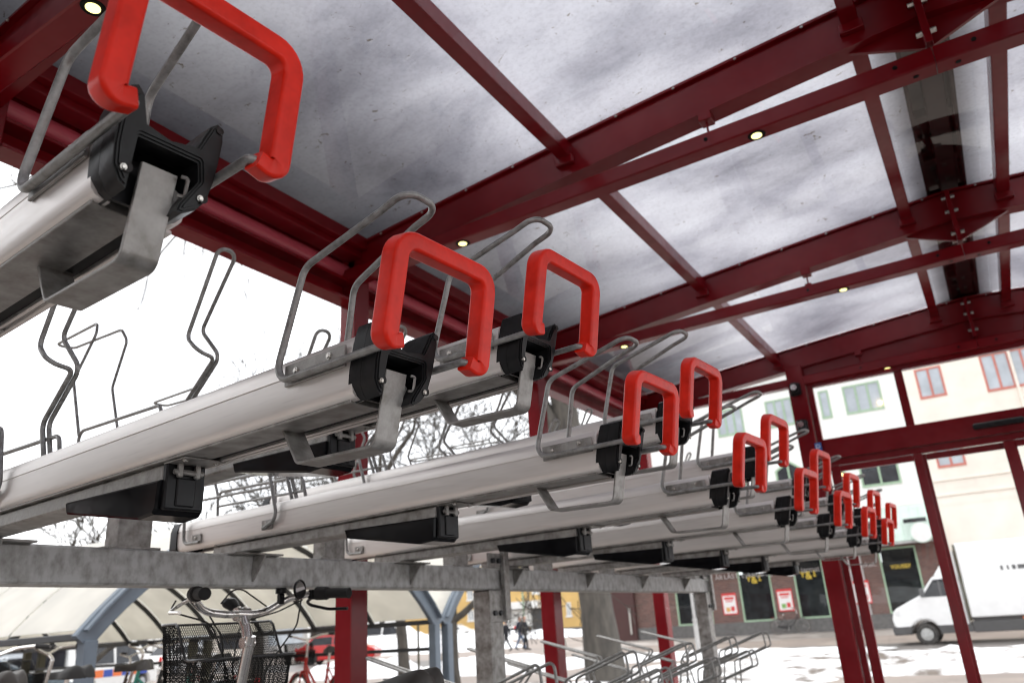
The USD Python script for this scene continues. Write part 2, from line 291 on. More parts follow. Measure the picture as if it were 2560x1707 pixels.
for args, m_, lab in (((2.0, 22.2, 14.0, 4.0, 0.42, 3), 'dirty_snow', 'long dirty ploughed snow bank on the near side of the street'),
        ((-12.0, 29.0, 9.0, 2.0, 0.20, 5), 'snow', 'low flat strip of snow beside the street left of the lorry'),
        ((-16.5, 25.5, 3.4, 2.2, 0.62, 8), 'snow', 'rounded snow heap behind the galvanised rack post'),
        ((-36.0, 44.0, 9.0, 4.0, 1.1, 11), 'snow', 'high snow heap in front of the parked white van'),
        ((-22.0, 24.5, 2.8, 1.8, 0.75, 13), 'snow', 'small steep snow heap right of the twin blue posts'),
        ((-8.0, 17.0, 5.0, 2.6, 0.22, 17), 'dirty_snow', 'thin patchy snow around the foot of the big tree'),
        ((-43.0, 62.0, 16.0, 3.0, 0.8, 19), 'snow', 'snow edge along the foot of the yellow building')):
    top('snow_bank', mound(*args), m_, lab, 'snow', kind='structure', smooth=True)
top('floor', cbox((-2.95, -5.6, 0.0), (3.3, 7.2, 0.406), 0.003), 'concrete', 'raised grey concrete floor of the red bicycle shelter', 'floor', kind='structure')

# ================================================================ the red shelter
YF = [-4.98, -3.01, -1.04, 0.96, 2.87, 4.84, 6.87]
XM = 0.2
def zt(x): d = abs(x - XM); return 3.72 - 0.065 * d - 0.0085 * d * d
sh = thing('bicycle_shelter', 'dark red steel bicycle shelter with snowy glass roof and glazed sliding door', 'bike shelter')
xs_arc = np.linspace(-2.70, 3.10, 17)
for k, y in enumerate(YF):
    for xa, xb in ((-2.755, -2.65), (3.05, 3.155)):
        p = obj('post', cbox((xa, y, 0.40), (xb, y + 0.115, 3.42), 0.004), 'red_paint', sh)
    path = np.array([(x, y + 0.04, zt(x) - 0.115) for x in xs_arc])
    fb = obj('roof_beam', [sweep(path, rrect(0.17, 0.08, 0.006, 1), (0, 1, 0)),
        sweep(path + [0, 0, 0.092], np.array([(-.006, -.06), (.006, -.06), (.006, .06), (-.006, .06)]), (0, 1, 0)),
        sweep(path - [0, 0, 0.089], np.array([(-.005, -.05), (.005, -.05), (.005, .05), (-.005, .05)]), (0, 1, 0))], 'red_paint', sh, 40)
    for x in np.arange(-2.45, 3.0, 0.28):
        obj('screw', screw((x, y - 0.02, zt(x) - 0.03), (0, -1, 0), 0.006, 0.005), 'steel', fb)
    # ridge joint: end plates, haunch plates, bolts
    for s, w in ((-1, 'plate'), (1, 'plate')):
        obj('haunch_plate', prism([(XM, zt(XM) - 0.20), (XM + s * 0.30, zt(XM) - 0.215), (XM, zt(XM) - 0.335)], y + 0.032, y + 0.048, 'y'), 'red_paint', fb)
    obj('end_plate', [cbox((XM - 0.013, y - 0.045, zt(XM) - 0.36), (XM + 0.013, y + 0.125, zt(XM) - 0.03), 0.002)], 'red_paint', fb)
    for zz in (0.07, 0.16, 0.30):
        for yy in (-0.02, 0.10):
            obj('bolt', [cyl((XM - 0.034, y + yy, zt(XM) - zz), (XM + 0.034, y + yy, zt(XM) - zz), 0.011, 6)], 'steel', fb)
    # tie beam with lamps
    def zl(x): return 3.262 - 0.012 * abs(x - XM)
    tp = np.array([(-2.70, y - 0.01, zl(-2.7) + 0.035), (XM - 0.002, y - 0.01, zl(XM) + 0.035)]); tq = np.array([(XM + 0.002, y - 0.01, zl(XM) + 0.035), (3.10, y - 0.01, zl(3.1) + 0.035)])
    tb = obj('tie_beam', [sweep(tp, rrect(0.075, 0.085, 0.006, 1), (0, 1, 0)), sweep(tq, rrect(0.075, 0.085, 0.006, 1), (0, 1, 0))], 'red_paint', sh, 40)
    for x in (-1.93, -0.465, 0.87, 2.28):
        obj('lamp_ring', [uvring((x, y - 0.01, zl(x) - 0.001), (0, 0, 1), 0.032, 0.005, 24, 6), cyl((x, y - 0.01, zl(x) - 0.004), (x, y - 0.01, zl(x) - 0.0005), 0.034, 20)], 'mesh_black', tb)
        obj('lamp_lens', cyl((x, y - 0.01, zl(x) - 0.0065), (x, y - 0.01, zl(x) - 0.0035), 0.021, 20), 'lamp_light', tb)
    for x in (-0.66, 1.06):
        obj('hanger', [cbox((x - 0.02, y + 0.005, zl(x) + 0.073), (x + 0.02, y + 0.03, zl(x) + 0.105), 0.002), cyl((x, y + 0.018, zl(x) + 0.10), (x, y + 0.018, zt(x) - 0.20), 0.005, 8),
            cbox((x - 0.028, y - 0.01, zt(x) - 0.245), (x + 0.028, y + 0.055, zt(x) - 0.205), 0.003)], 'red_paint', tb)
    for x, zz in ((XM - 0.13, 0), (XM + 0.13, 0), (-0.66, 0), (1.06, 0)):
        obj('plug', cyl((x, y - 0.0555, zl(x) + 0.037), (x, y - 0.050, zl(x) + 0.037), 0.009, 10), 'mesh_black', tb)
    for x in (XM - 0.07, XM + 0.07):
        obj('plug', cyl((x, y - 0.01, zl(x) - 0.004), (x, y - 0.01, zl(x) + 0.002), 0.010, 10), 'mesh_black', tb)
for (ya, yb) in zip(YF[:-1], YF[1:]):
    a, b = ya + 0.082, yb - 0.002
    for x in (-1.33, -0.035, 0.47, 1.73):
        pu = obj('purlin', cbox((x - 0.032, a, zt(x) - 0.115), (x + 0.032, b, zt(x) - 0.03), 0.004), 'red_paint', sh)
        for e, s in ((a, 1), (b, -1)):
            obj('bracket', cbox((x - 0.045, e, zt(x) - 0.155), (x + 0.045, e + s * 0.03, zt(x) - 0.112), 0.003), 'red_paint', pu)
            obj('plug', cyl((x - 0.034, e + s * 0.035, zt(x) - 0.09), (x - 0.030, e + s * 0.035, zt(x) - 0.09), 0.010, 10), 'mesh_black', pu)
    # glass roof sheets
    for x0, x1 in ((-2.60, -1.335), (-1.325, XM - 0.19), (XM + 0.19, 1.725), (1.735, 3.0), (XM - 0.185, XM + 0.185)):
        xx = np.linspace(x0, x1, 6); up = [(x, zt(x) - 0.006) for x in xx]
        obj('roof_pane', prism(up + [(x, z + 0.005) for x, z in up[::-1]], a - 0.035, b + 0.035, 'y'), 'clear_glass', sh)
    # eaves
    for s, xe in ((1, -2.70), (-1, 3.10)):
        q = lambda dx: xe + s * dx
        obj('eave_beam', [prism([(q(-0.05), 3.115), (q(0.05), 3.115), (q(0.05), 3.130), (q(-0.036), 3.130), (q(-0.036), 3.225), (q(0.045), 3.225), (q(0.045), 3.24), (q(-0.05), 3.24)][::1 if s > 0 else -1], a + 0.035, b, 'y')], 'red_paint', sh)
        obj('gutter_pipe', cyl((q(-0.025), a + 0.036, 3.305), (q(-0.025), b, 3.305), 0.048, 24), 'gutter_lit_pink', sh)
        obj('eave_back', cbox((q(-0.05), a, 3.365), (q(-0.042), b, 3.54)), 'red_paint', sh)
        obj('eave_rail', [cbox((q(0.0), a, 3.362), (q(0.10), b, 3.40), 0.003), cbox((q(0.06), a, 3.40), (q(0.14), b, zt(q(0.14)) - 0.004), 0.003), cbox((q(-0.04), a, 3.40), (q(0.0), b, 3.50), 0.003)], 'red_paint', sh)
obj('ridge_end', cbox((XM - 0.2, 6.903, 3.70), (XM + 0.2, 6.915, 3.85)), 'dark_red_steel', sh)
obj('ridge_beam', [cbox((XM - 0.02, -4.9, 3.745), (XM + 0.075, 6.9, 3.83), 0.004)], 'dark_red_steel', sh)
for y in np.arange(-0.9, 6.9, 0.49):
    obj('ridge_cross_bar', cbox((XM - 0.16, y, 3.75), (XM + 0.16, y + 0.07, 3.80), 0.003), 'dark_red_steel', sh)
for x in (XM - 0.092, XM + 0.102): obj('ridge_flashing', cbox((x - 0.006, -4.9, zt(x) + 0.002), (x + 0.012, 6.9, 3.834)), 'dark_red_steel', sh)
for (ya, yb) in ((-4.9, 2.6), (4.15, 5.0), (5.35, 6.9)):
    obj('ridge_cover', cbox((XM - 0.20, ya, 3.835), (XM + 0.20, yb, 3.845)), 'dark_red_steel', sh)
for (ya, yb) in ((2.602, 4.148), (5.002, 5.348)): obj('ridge_light', cbox((XM - 0.20, ya, 3.836), (XM + 0.20, yb, 3.842)), 'dirty_plastic', sh)
# back gable (behind the camera) and right side stay open; the far gable holds the door
YG = 6.87
g = obj('gable_panel', prism([(-1.25, 3.255), (3.05, 3.255), (3.05, zt(3.05) - 0.19), (XM, zt(XM) - 0.19), (-1.25, zt(-1.25) - 0.19)], YG + 0.03, YG + 0.05, 'y'), 'red_paint', sh)
for xa, xb, za, zb, ya, yb, nm in ((-1.262, -1.125, 0.40, 3.42, -0.06, 0.06, 'door_post'), (-1.122, -1.075, 0.40, 3.26, 0.0, 0.05, 'door_post'),
        (-1.075, 3.05, 3.215, 3.262, -0.012, 0.05, 'head_rail'), (-1.075, 3.05, 2.58, 2.748, -0.05, 0.06, 'transom'), (-1.075, 3.05, 2.527, 2.578, -0.012, 0.04, 'door_track'),
        (-0.432, -0.368, 2.75, 3.213, 0.0, 0.05, 'mullion'), (0.95, 1.02, 2.75, 3.213, 0.0, 0.05, 'mullion'), (-2.65, -1.262, 3.255, 3.30, 0.0, 0.05, 'side_rail'),
        (0.60, 0.72, 0.40, 2.526, -0.03, 0.05, 'door_post'), (1.9, 2.0, 0.40, 2.526, 0.0, 0.05, 'door_post')):
    obj(nm, cbox((xa, YG + ya, za), (xb, YG + yb, zb), 0.004), 'red_paint', sh)
for x0, x1, yo in ((-1.06, -0.37, -0.005), (-0.42, 0.27, 0.03), (0.185, 0.60, -0.005)):
    d = obj('door', [cbox((x0, YG + yo, 0.44), (x0 + 0.075, YG + yo + 0.03, 2.525), 0.003), cbox((x1 - 0.065, YG + yo, 0.44), (x1, YG + yo + 0.03, 2.525), 0.003), cbox((x0 + 0.076, YG + yo, 0.44), (x1 - 0.066, YG + yo + 0.03, 0.60), 0.003),
        cbox((x0 + 0.076, YG + yo, 2.475), (x1 - 0.066, YG + yo + 0.03, 2.524), 0.003)], 'red_paint', sh)
    obj('door_glass', cbox((x0 + 0.07, YG + yo + 0.012, 0.58), (x1 - 0.06, YG + yo + 0.018, 2.49)), 'clear_glass', d)
for x0, x1, z0, z1 in ((-1.075, -0.432, 2.748, 3.215), (-0.368, 0.95, 2.748, 3.215), (-2.65, -1.262, 0.5, 3.255)):
    obj('gable_glass', cbox((x0, YG + 0.02, z0), (x1, YG + 0.026, z1)), 'clear_glass', sh)
for z in (3.205, 2.88):
    sp = obj('spotlight', [cbox((-1.245, YG - 0.10, z - 0.055), (-1.155, YG - 0.062, z + 0.055), 0.012), cbox((-1.235, YG - 0.15, z - 0.04), (-1.165, YG - 0.10, z + 0.05), 0.015)], 'black_plastic', sh)
    obj('reflector', cyl((-1.2, YG - 0.154, z + 0.005), (-1.2, YG - 0.149, z + 0.005), 0.026, 16, 0.022), 'chrome', sp)
obj('door_sensor', cbox((0.02, YG - 0.10, 2.63), (0.36, YG - 0.052, 2.675), 0.012), 'black_plastic', sh)
obj('blue_sticker', cbox((-1.135, YG - 0.066, 2.645), (-1.085, YG - 0.0615, 2.725)), 'sign_blue', sh)
obj('sticker_mark', [move(meshkit.text_mesh('!', 0.04, 0.001, True), (0, 0, 0))], 'white_vinyl', sh) if False else None
def text(s, h, loc, ax=(1, 0, 0), up=(0, 0, 1), depth=0.002, bold=False, center=False):
    m = meshkit.text_mesh(s, h, depth, bold); v = m.vertices.copy()
    if center: v[:, 0] -= (v[:, 0].min() + v[:, 0].max()) / 2
    ax, up = np.array(ax, float), np.array(up, float); n = np.cross(ax, up)
    m.vertices = np.array(loc) + v[:, :1] * ax + v[:, 1:2] * up + v[:, 2:] * n; return m
obj('sticker_mark', text('P', 0.05, (-1.11, YG - 0.0665, 2.662), center=True, depth=0.001), 'white_vinyl', sh)
obj('window_lettering', [text('DET HÄR CYKELGARAGET', 0.034, (-2.16, YG + 0.0185, 1.785), depth=0.001), text('ÄR LÅST. cykelgarage utrustat larmat kameraövervakat.', 0.036, (-2.17, YG + 0.0185, 1.715), depth=0.001)], 'white_vinyl', sh)
# snow lying on the roof glass
def snow_slab(x0, x1, y0, y1, seed):
    nx, ny = 26, 34; X, Y = np.meshgrid(np.linspace(x0, x1, nx), np.linspace(y0, y1, ny), indexing='ij')
    Zb = np.vectorize(zt)(X) + 0.004; P = np.stack([X, Y, 0 * X], -1); e = np.minimum.reduce([X - x0, x1 - X, Y - y0, y1 - Y])
    Zt = Zb + np.clip(e, 0, 0.06) * 0.9 + 0.005 + 0.05 * meshkit.fbm(P * 3, 4, seed) * np.clip(e * 12, 0, 1)
    V = np.concatenate([np.stack([X, Y, Zb], -1).reshape(-1, 3), np.stack([X, Y, Zt], -1).reshape(-1, 3)]); n = nx * ny; F = []
    i, j = np.meshgrid(np.arange(nx - 1), np.arange(ny - 1), indexing='ij'); a = (i * ny + j).ravel(); b = a + ny
    F = [np.stack([a, b + 1, b], 1), np.stack([a, a + 1, b + 1], 1), np.stack([a, b, b + 1], 1) + n, np.stack([a, b + 1, a + 1], 1) + n]
    loop = [i * ny for i in range(nx)] + [(nx - 1) * ny + j for j in range(1, ny)] + [i * ny + ny - 1 for i in range(nx - 2, -1, -1)] + [j for j in range(ny - 2, 0, -1)]
    for p, q2 in zip(loop, loop[1:] + loop[:1]): F.append(np.array([(p, q2, q2 + n), (p, q2 + n, p + n)]))
    return trimesh.Trimesh(V, np.concatenate(F), process=False)
sl = []
for k, (ya, yb) in enumerate(zip(YF[:-1], YF[1:])):
    for x0, x1 in ((-2.59, XM - 0.10), (XM + 0.11, 3.0)): sl.append(snow_slab(x0, x1, ya + 0.05, yb + 0.035, 3 * k))
top('snow', sl, 'roof_snow', 'grey slushy snow lying on the glass roof of the red shelter', 'snow', kind='stuff', smooth=30)

# ================================================================ two-tier rack
ROT = -5.7
fr = thing('bike_rack_frame', 'galvanised steel beam with posts carrying the upper bike trays', 'rack frame')
obj('beam', cbox((-2.18, -2.6, 1.605), (-2.08, 6.45, 1.703), 0.006), 'galvanised_beam', fr)
for y, x in ((-0.9, -2.13), (3.17, -2.13), (6.28, -2.13)):
    obj('post', cbox((x - 0.045, y + 0.01, 0.40), (x + 0.055, y + 0.115, 1.604), 0.006), 'galvanised_flat', fr)
    obj('clamp', [cbox((x + 0.056, y - 0.01, 1.46), (x + 0.064, y + 0.14, 1.60), 0.002), cbox((x + 0.058, y + 0.10, 1.47), (x + 0.085, y + 0.145, 1.80), 0.004), cbox((x + 0.056, y - 0.01, 1.704), (x + 0.064, y + 0.14, 1.77), 0.002)], 'galvanised_flat', fr)
    for z in (1.50, 1.735):
        for yy in (0.025, 0.075): obj('bolt', cyl((x + 0.060, y + yy, z), (x + 0.076, y + yy, z), 0.013, 6), 'dark_steel', fr)
obj('brace', [rod([(-2.0, 6.30, 0.78), (-1.75, 6.32, 0.42)], 0.03), rod([(-2.05, 6.33, 0.95), (-2.0, 6.32, 0.78)], 0.028)], 'galvanised_flat', fr)
GR = 'upper bicycle trays with red pull handles'
def make_tray(label, loc):
    t = thing('bike_tray', label, 'bike tray', loc, ROT, GR)
    # aluminium channel
    half = [(0.030, 0.0), (0.040, 0.0005), (0.047, 0.003), (0.0515, 0.009), (0.0535, 0.020), (0.054, 0.040), (0.054, 0.0625), (0.052, 0.063), (0.052, 0.0650), (0.0538, 0.0655), (0.053, 0.074), (0.0515, 0.082), (0.0485, 0.090), (0.0445, 0.096), (0.040, 0.098), (0.035, 0.096), (0.020, 0.058), (0.0, 0.052)]
    outer = half + [(-a, b) for a, b in half[::-1][1:]]
    inn = [(0.030, 0.003), (0.042, 0.004), (0.049, 0.014), (0.0495, 0.070), (0.043, 0.088), (0.024, 0.050), (0.0, 0.046)]
    pg = Polygon(outer).difference(Polygon(inn + [(-a, b) for a, b in inn[::-1][1:]]).buffer(0)).difference(sbox(-0.030, -0.01, 0.030, 0.04))
    obj('channel', prism(pg, -1.815, -0.088, 'x'), 'aluminium', t, 38)
    obj('inner_rail', [cbox((-1.60, -0.045, -0.0025), (-0.10, 0.012, 0.010), 0.001), cbox((-1.62, -0.036, -0.036), (-0.605, 0.036, -0.003), 0.004)], 'galvanised_flat', t)
    obj('rubber_seal', [cbox((-0.60, 0.013, 0.002), (-0.10, 0.0295, 0.014))], 'rubber', t)
    obj('slide_strip', [cbox((-0.60, 0.030, -0.004), (-0.10, 0.036, 0.002), 0.001), cbox((-0.60, 0.040, -0.005), (-0.10, 0.048, 0.0005), 0.001)], 'aluminium', t)
    # rear cap
    obj('rear_cap', prism([(0.05, -0.002), (0.058, 0.01), (0.058, 0.068), (0.048, 0.098), (0.036, 0.1), (0.0, 0.06), (-0.036, 0.1), (-0.048, 0.098), (-0.058, 0.068), (-0.058, 0.01), (-0.05, -0.002)], -1.855, -1.814, 'x'), 'black_plastic', t, 30)
    # front cap
    o = [(0.030, -0.004), (0.043, 0.004), (0.0530, 0.018), (0.0565, 0.040), (0.0575, 0.066), (0.0570, 0.090), (0.054, 0.104), (0.047, 0.108), (0.039, 0.101), (0.029, 0.072), (0.0, 0.0665)]
    O = Polygon(o + [(-a, b) for a, b in o[::-1][1:]])
    hole = Polygon([(-0.033, 0.054), (0.033, 0.054), (0.0375, 0.036), (0.022, 0.006), (0.014, -0.03), (-0.032, -0.03)]).buffer(0.002)
    front = O.difference(hole)
    body = O.difference(hole)
    def shear(m): v = m.vertices.copy(); v[:, 0] += 0.26 * (v[:, 2] - 0.1); m.vertices = v; return m
    obj('end_cap', [shear(prism(front, -0.050, -0.022, 'x')), shear(prism(front.buffer(-0.002), -0.0215, -0.0195, 'x')), shear(prism(front.buffer(-0.0045), -0.019, -0.0175, 'x')), shear(prism(body, -0.075, -0.0505, 'x')),
        cbox((-0.085, -0.036, 0.0), (-0.080, 0.036, 0.056))], 'black_plastic', t, 30)
    for yy, zz in ((-0.0435, 0.0165), (0.0435, 0.0165)):
        xx = -0.0172 + 0.26 * (zz - 0.1)
        obj('screw', [screw((xx, yy, zz), (1, 0, -0.26), 0.0036, 0.003)], 'steel', t)
        obj('screw_recess', cyl((xx + 0.0, yy + 0.003, zz + 0.002), (xx + 0.0009, yy + 0.003, zz + 0.002), 0.0068, 14), 'rubber', t)
    for s in (-1, 1): obj('horn_hole', cyl((-0.022, s * 0.0485, 0.0985), (-0.0165, s * 0.0485, 0.0985), 0.0048, 10), 'rubber', t)
    obj('roller', [cyl((-0.080, 0.024, 0.020), (-0.066, 0.024, 0.020), 0.013, 18)], 'galvanised_flat', t)
    # red handle
    hp = fillet([(0.020, -0.070, 0.053), (0.020, -0.095, 0.046), (0.046, -0.093, 0.190), (0.046, 0.093, 0.190), (0.020, 0.095, 0.046), (0.020, 0.070, 0.053)], 0.026, 7)
    hr = np.minimum(1, 0.80 + 0.20 * np.minimum(np.arange(len(hp)), np.arange(len(hp))[::-1]) / 6)
    hd = obj('handle', sweep(hp, rrect(0.0275, 0.032, 0.0055, 3), (0.985, 0, -0.17), radii=hr), 'red_plastic', t, 40)
    # front hoop
    side = lambda s: [(0.020, s * 0.078, 0.053), (0.019, s * 0.066, 0.055), (-0.03, s * 0.0665, 0.0555), (-0.252, s * 0.067, 0.056), (-0.205, s * 0.052, 0.245), (-0.045, s * 0.036, 0.292)]
    fh = side(-1) + [(0.008, -0.036, 0.306), (0.008, 0.036, 0.306)] + side(1)[::-1]
    obj('front_hoop', sweep(fillet(fh, 0.030, 6), circle(0.0058, 10)), 'galvanised', t, 50)
    for s in (-1, 1):
        pl = obj('side_plate', [cbox((-0.236, s * 0.0543, 0.049), (-0.098, s * 0.0590, 0.083), 0.001)], 'galvanised_flat', t)
        for x, z in ((-0.208, 0.069), (-0.132, 0.073)): obj('screw', screw((x, s * 0.0590, z), (0, s, 0), 0.0055, 0.004), 'steel', pl)
    # lift bracket (flat bar)
    lb = fillet([(-0.058, 0.004, 0.044), (-0.082, 0.004, -0.064), (-0.255, 0.004, -0.060), (-0.296, 0.004, 0.006)], 0.014, 4)
    obj('lift_bracket', sweep(lb, rrect(0.005, 0.042, 0.001, 1), (0, 1, 0)), 'galvanised_flat', t, 40)
    obj('bracket_eye', [rod([(-0.053, 0.0245, 0.018), (-0.051, 0.032, 0.018), (-0.046, 0.032, 0.040), (-0.048, 0.0245, 0.040)], 0.0022, 0.004, 6)], 'galvanised_flat', t)
    # gas spring cover
    wp = Polygon([(-0.955, -0.026), (-0.945, -0.050), (-0.66, -0.097), (-0.612, -0.094), (-0.603, -0.085), (-0.600, -0.034)])
    w0 = np.array(wp.exterior.coords)[:-1]; w1 = np.array(wp.buffer(-0.004).exterior.coords)[:-1]
    obj('spring_cover', hull([(x, y, z) for pts, yy in ((w0, 0.042), (w1, 0.046)) for x, z in pts for y in (-yy, yy)]), 'gloss_black', t, False)
    obj('cover_end', [cbox((-0.604, -0.038, -0.086), (-0.590, 0.038, -0.004), 0.003), cbox((-0.592, -0.018, -0.08), (-0.586, 0.018, -0.03), 0.002)], 'black_plastic', t)
    hg = obj('hinge', [cbox((-0.588, -0.022, -0.030), (-0.578, -0.012, 0.0), 0.002), cbox((-0.588, 0.012, -0.030), (-0.578, 0.022, 0.0), 0.002), cyl((-0.583, -0.028, -0.020), (-0.583, 0.028, -0.020), 0.005, 8), cbox((-0.60, -0.04, -0.006), (-0.53, 0.04, -0.003), 0.001)], 'galvanised_flat', t)
    for yy in (-0.03, 0.03): obj('screw', screw((-0.545, yy, -0.006), (0, 0, -1)), 'steel', hg)
    # rear guards
    for s in (-1, 1):
        y = s * 0.0645
        gd = obj('side_guard', [rod([(-1.665, s * 0.062, 0.018), (-1.755, y, 0.018), (-1.772, y, 0.212), (-1.292, y, 0.196), (-1.243, y, 0.045), (-1.315, s * 0.062, 0.020)], 0.0055, 0.028, 8),
            rod([(-1.768, y, 0.160), (-1.277, y, 0.146)], 0.0045, 0, 8)], 'galvanised', t, 50)
        for x in (-1.688, -1.30):
            pl = obj('guard_plate', cbox((x - 0.025, s * 0.0543, 0.016), (x + 0.025, s * 0.0595, 0.046), 0.001), 'galvanised_flat', gd)
            obj('screw', screw((x - 0.004, s * 0.0595, 0.034), (0, s, 0)), 'steel', pl)
    A = [(-1.285, 0.0645, 0.05), (-1.362, 0.0645, 0.238), (-1.20, 0.052, 0.345), (-1.272, 0.030, 0.440), (-1.115, 0.030, 0.645)]
    B = [(-1.115, -0.030, 0.645), (-1.245, -0.030, 0.395), (-1.185, -0.030, 0.340), (-1.21, 0.040, 0.340), (-1.372, 0.0535, 0.238), (-1.296, 0.0535, 0.05)]
    obj('wheel_catch', rod(A + B, 0.0062, 0.026, 8), 'galvanised', t, 50)
    rh = lambda s: [(-1.772, s * 0.0645, 0.20), (-1.865, s * 0.0645, 0.405), (-1.772, s * 0.052, 0.552), (-1.80, s * 0.042, 0.598)]
    obj('rear_hoop', rod(rh(-1) + [(-2.13, -0.030, 0.612), (-2.13, 0.030, 0.612)] + rh(1)[::-1], 0.0052, 0.026, 8), 'galvanised', t, 50)
    return t
def tray_loc(i): return (-0.64, 0.43 + 0.404 * i, H + (0.318 if i % 2 else 0.455))
ORD = ['nearest', 'second', 'third', 'fourth', 'fifth', 'sixth', 'seventh', 'eighth', 'ninth', 'tenth', 'eleventh', 'twelfth', 'thirteenth', 'fourteenth', 'farthest']
def tray_label(i):
    if i == 0: return 'aluminium bike tray with the largest red handle, cut off by the left picture edge'
    n = ORD[i] if i in (14,) else ORD[i] + ' from the camera'
    return f'aluminium bike tray with red handle, {n}, in the {"lower" if i % 2 else "raised"} line of trays'
T0 = make_tray(tray_label(0), tray_loc(0))
for i in range(1, 15): dup(T0, tray_loc(i), ROT, tray_label(i))
for i in range(-7, 0): dup(T0, tray_loc(i), ROT, 'aluminium bike tray with red handle standing behind the camera outside the picture')
# supports of the trays on the beam
ca, sa = math.cos(math.radians(ROT)), math.sin(math.radians(ROT))
for i in range(0, 15):
    x0, y0, zc = tray_loc(i); y = y0 + 1.49 * 0.0993
    if i % 2: obj('tray_bracket', [cbox((-2.21, y - 0.10, zc - 0.046), (-2.05, y + 0.10, zc - 0.040), 0.001), prism([(-2.079, 1.70), (-2.02, 1.70), (-2.079, 1.62)], y - 0.004, y + 0.004, 'y'), cbox((-2.20, y - 0.08, 1.704), (-2.06, y + 0.08, 1.709))], 'galvanised_flat', fr)
    else: obj('stub_post', [cbox((-2.165, y - 0.06, 1.704), (-2.10, y + 0.045, zc - 0.042), 0.004), cbox((-2.17, y - 0.09, 1.704), (-2.09, y + 0.07, 1.711), 0.001), cbox((-2.19, y - 0.08, zc - 0.042), (-2.07, y + 0.08, zc - 0.036), 0.001)], 'galvanised_flat', fr)

# lower tier: galvanised wheel holders
GL = 'lower wheel holders of galvanised rod'
def make_holder(label, loc):
    t = thing('wheel_holder', label, 'wheel holder', loc, ROT, GL)
    obj('channel', [prism([(-0.05, 0.0), (0.05, 0.0), (0.05, 0.06), (0.045, 0.06), (0.045, 0.005), (-0.045, 0.005), (-0.045, 0.06), (-0.05, 0.06)], -1.3, 0.6, 'x')], 'galvanised_flat', t)
    obj('stand', [cbox((-0.5, -0.02, -0.25), (-0.46, 0.02, -0.001), 0.003), cbox((0.3, -0.02, -0.25), (0.34, 0.02, -0.001), 0.003)], 'galvanised_flat', t)
    for s in (-1, 1):
        obj('side_loop', rod([(-0.40, s * 0.05, 0.03), (-0.345, s * 0.05, 0.33), (0.0, s * 0.05, 0.45), (0.012, s * 0.05, 0.352), (-0.24, s * 0.05, 0.262), (-0.26, s * 0.05, 0.03)], 0.0062, 0.022, 8), 'galvanised', t, 50)
    rh = lambda s: [(-0.60, s * 0.045, 0.03), (-0.66, s * 0.03, 0.30), (-0.575, s * 0.022, 0.385)]
    obj('rear_hoop', rod(rh(-1) + [(-1.0, -0.015, 0.492), (-1.0, 0.015, 0.492)] + rh(1)[::-1], 0.0062, 0.014, 8), 'galvanised', t, 50)
    return t
W0 = None
for i in range(5, 15):
    loc = (-1.6, 0.43 + 0.404 * i - 0.03, H - 0.13 - 0.45 - (0.10 if i % 2 else 0.0))
    lab = f'galvanised wheel holder of the lower tier, {ORD[i - 5]} of the row from the rack post'
    if W0 is None: W0 = make_holder(lab, loc)
    else: dup(W0, loc, ROT, lab)

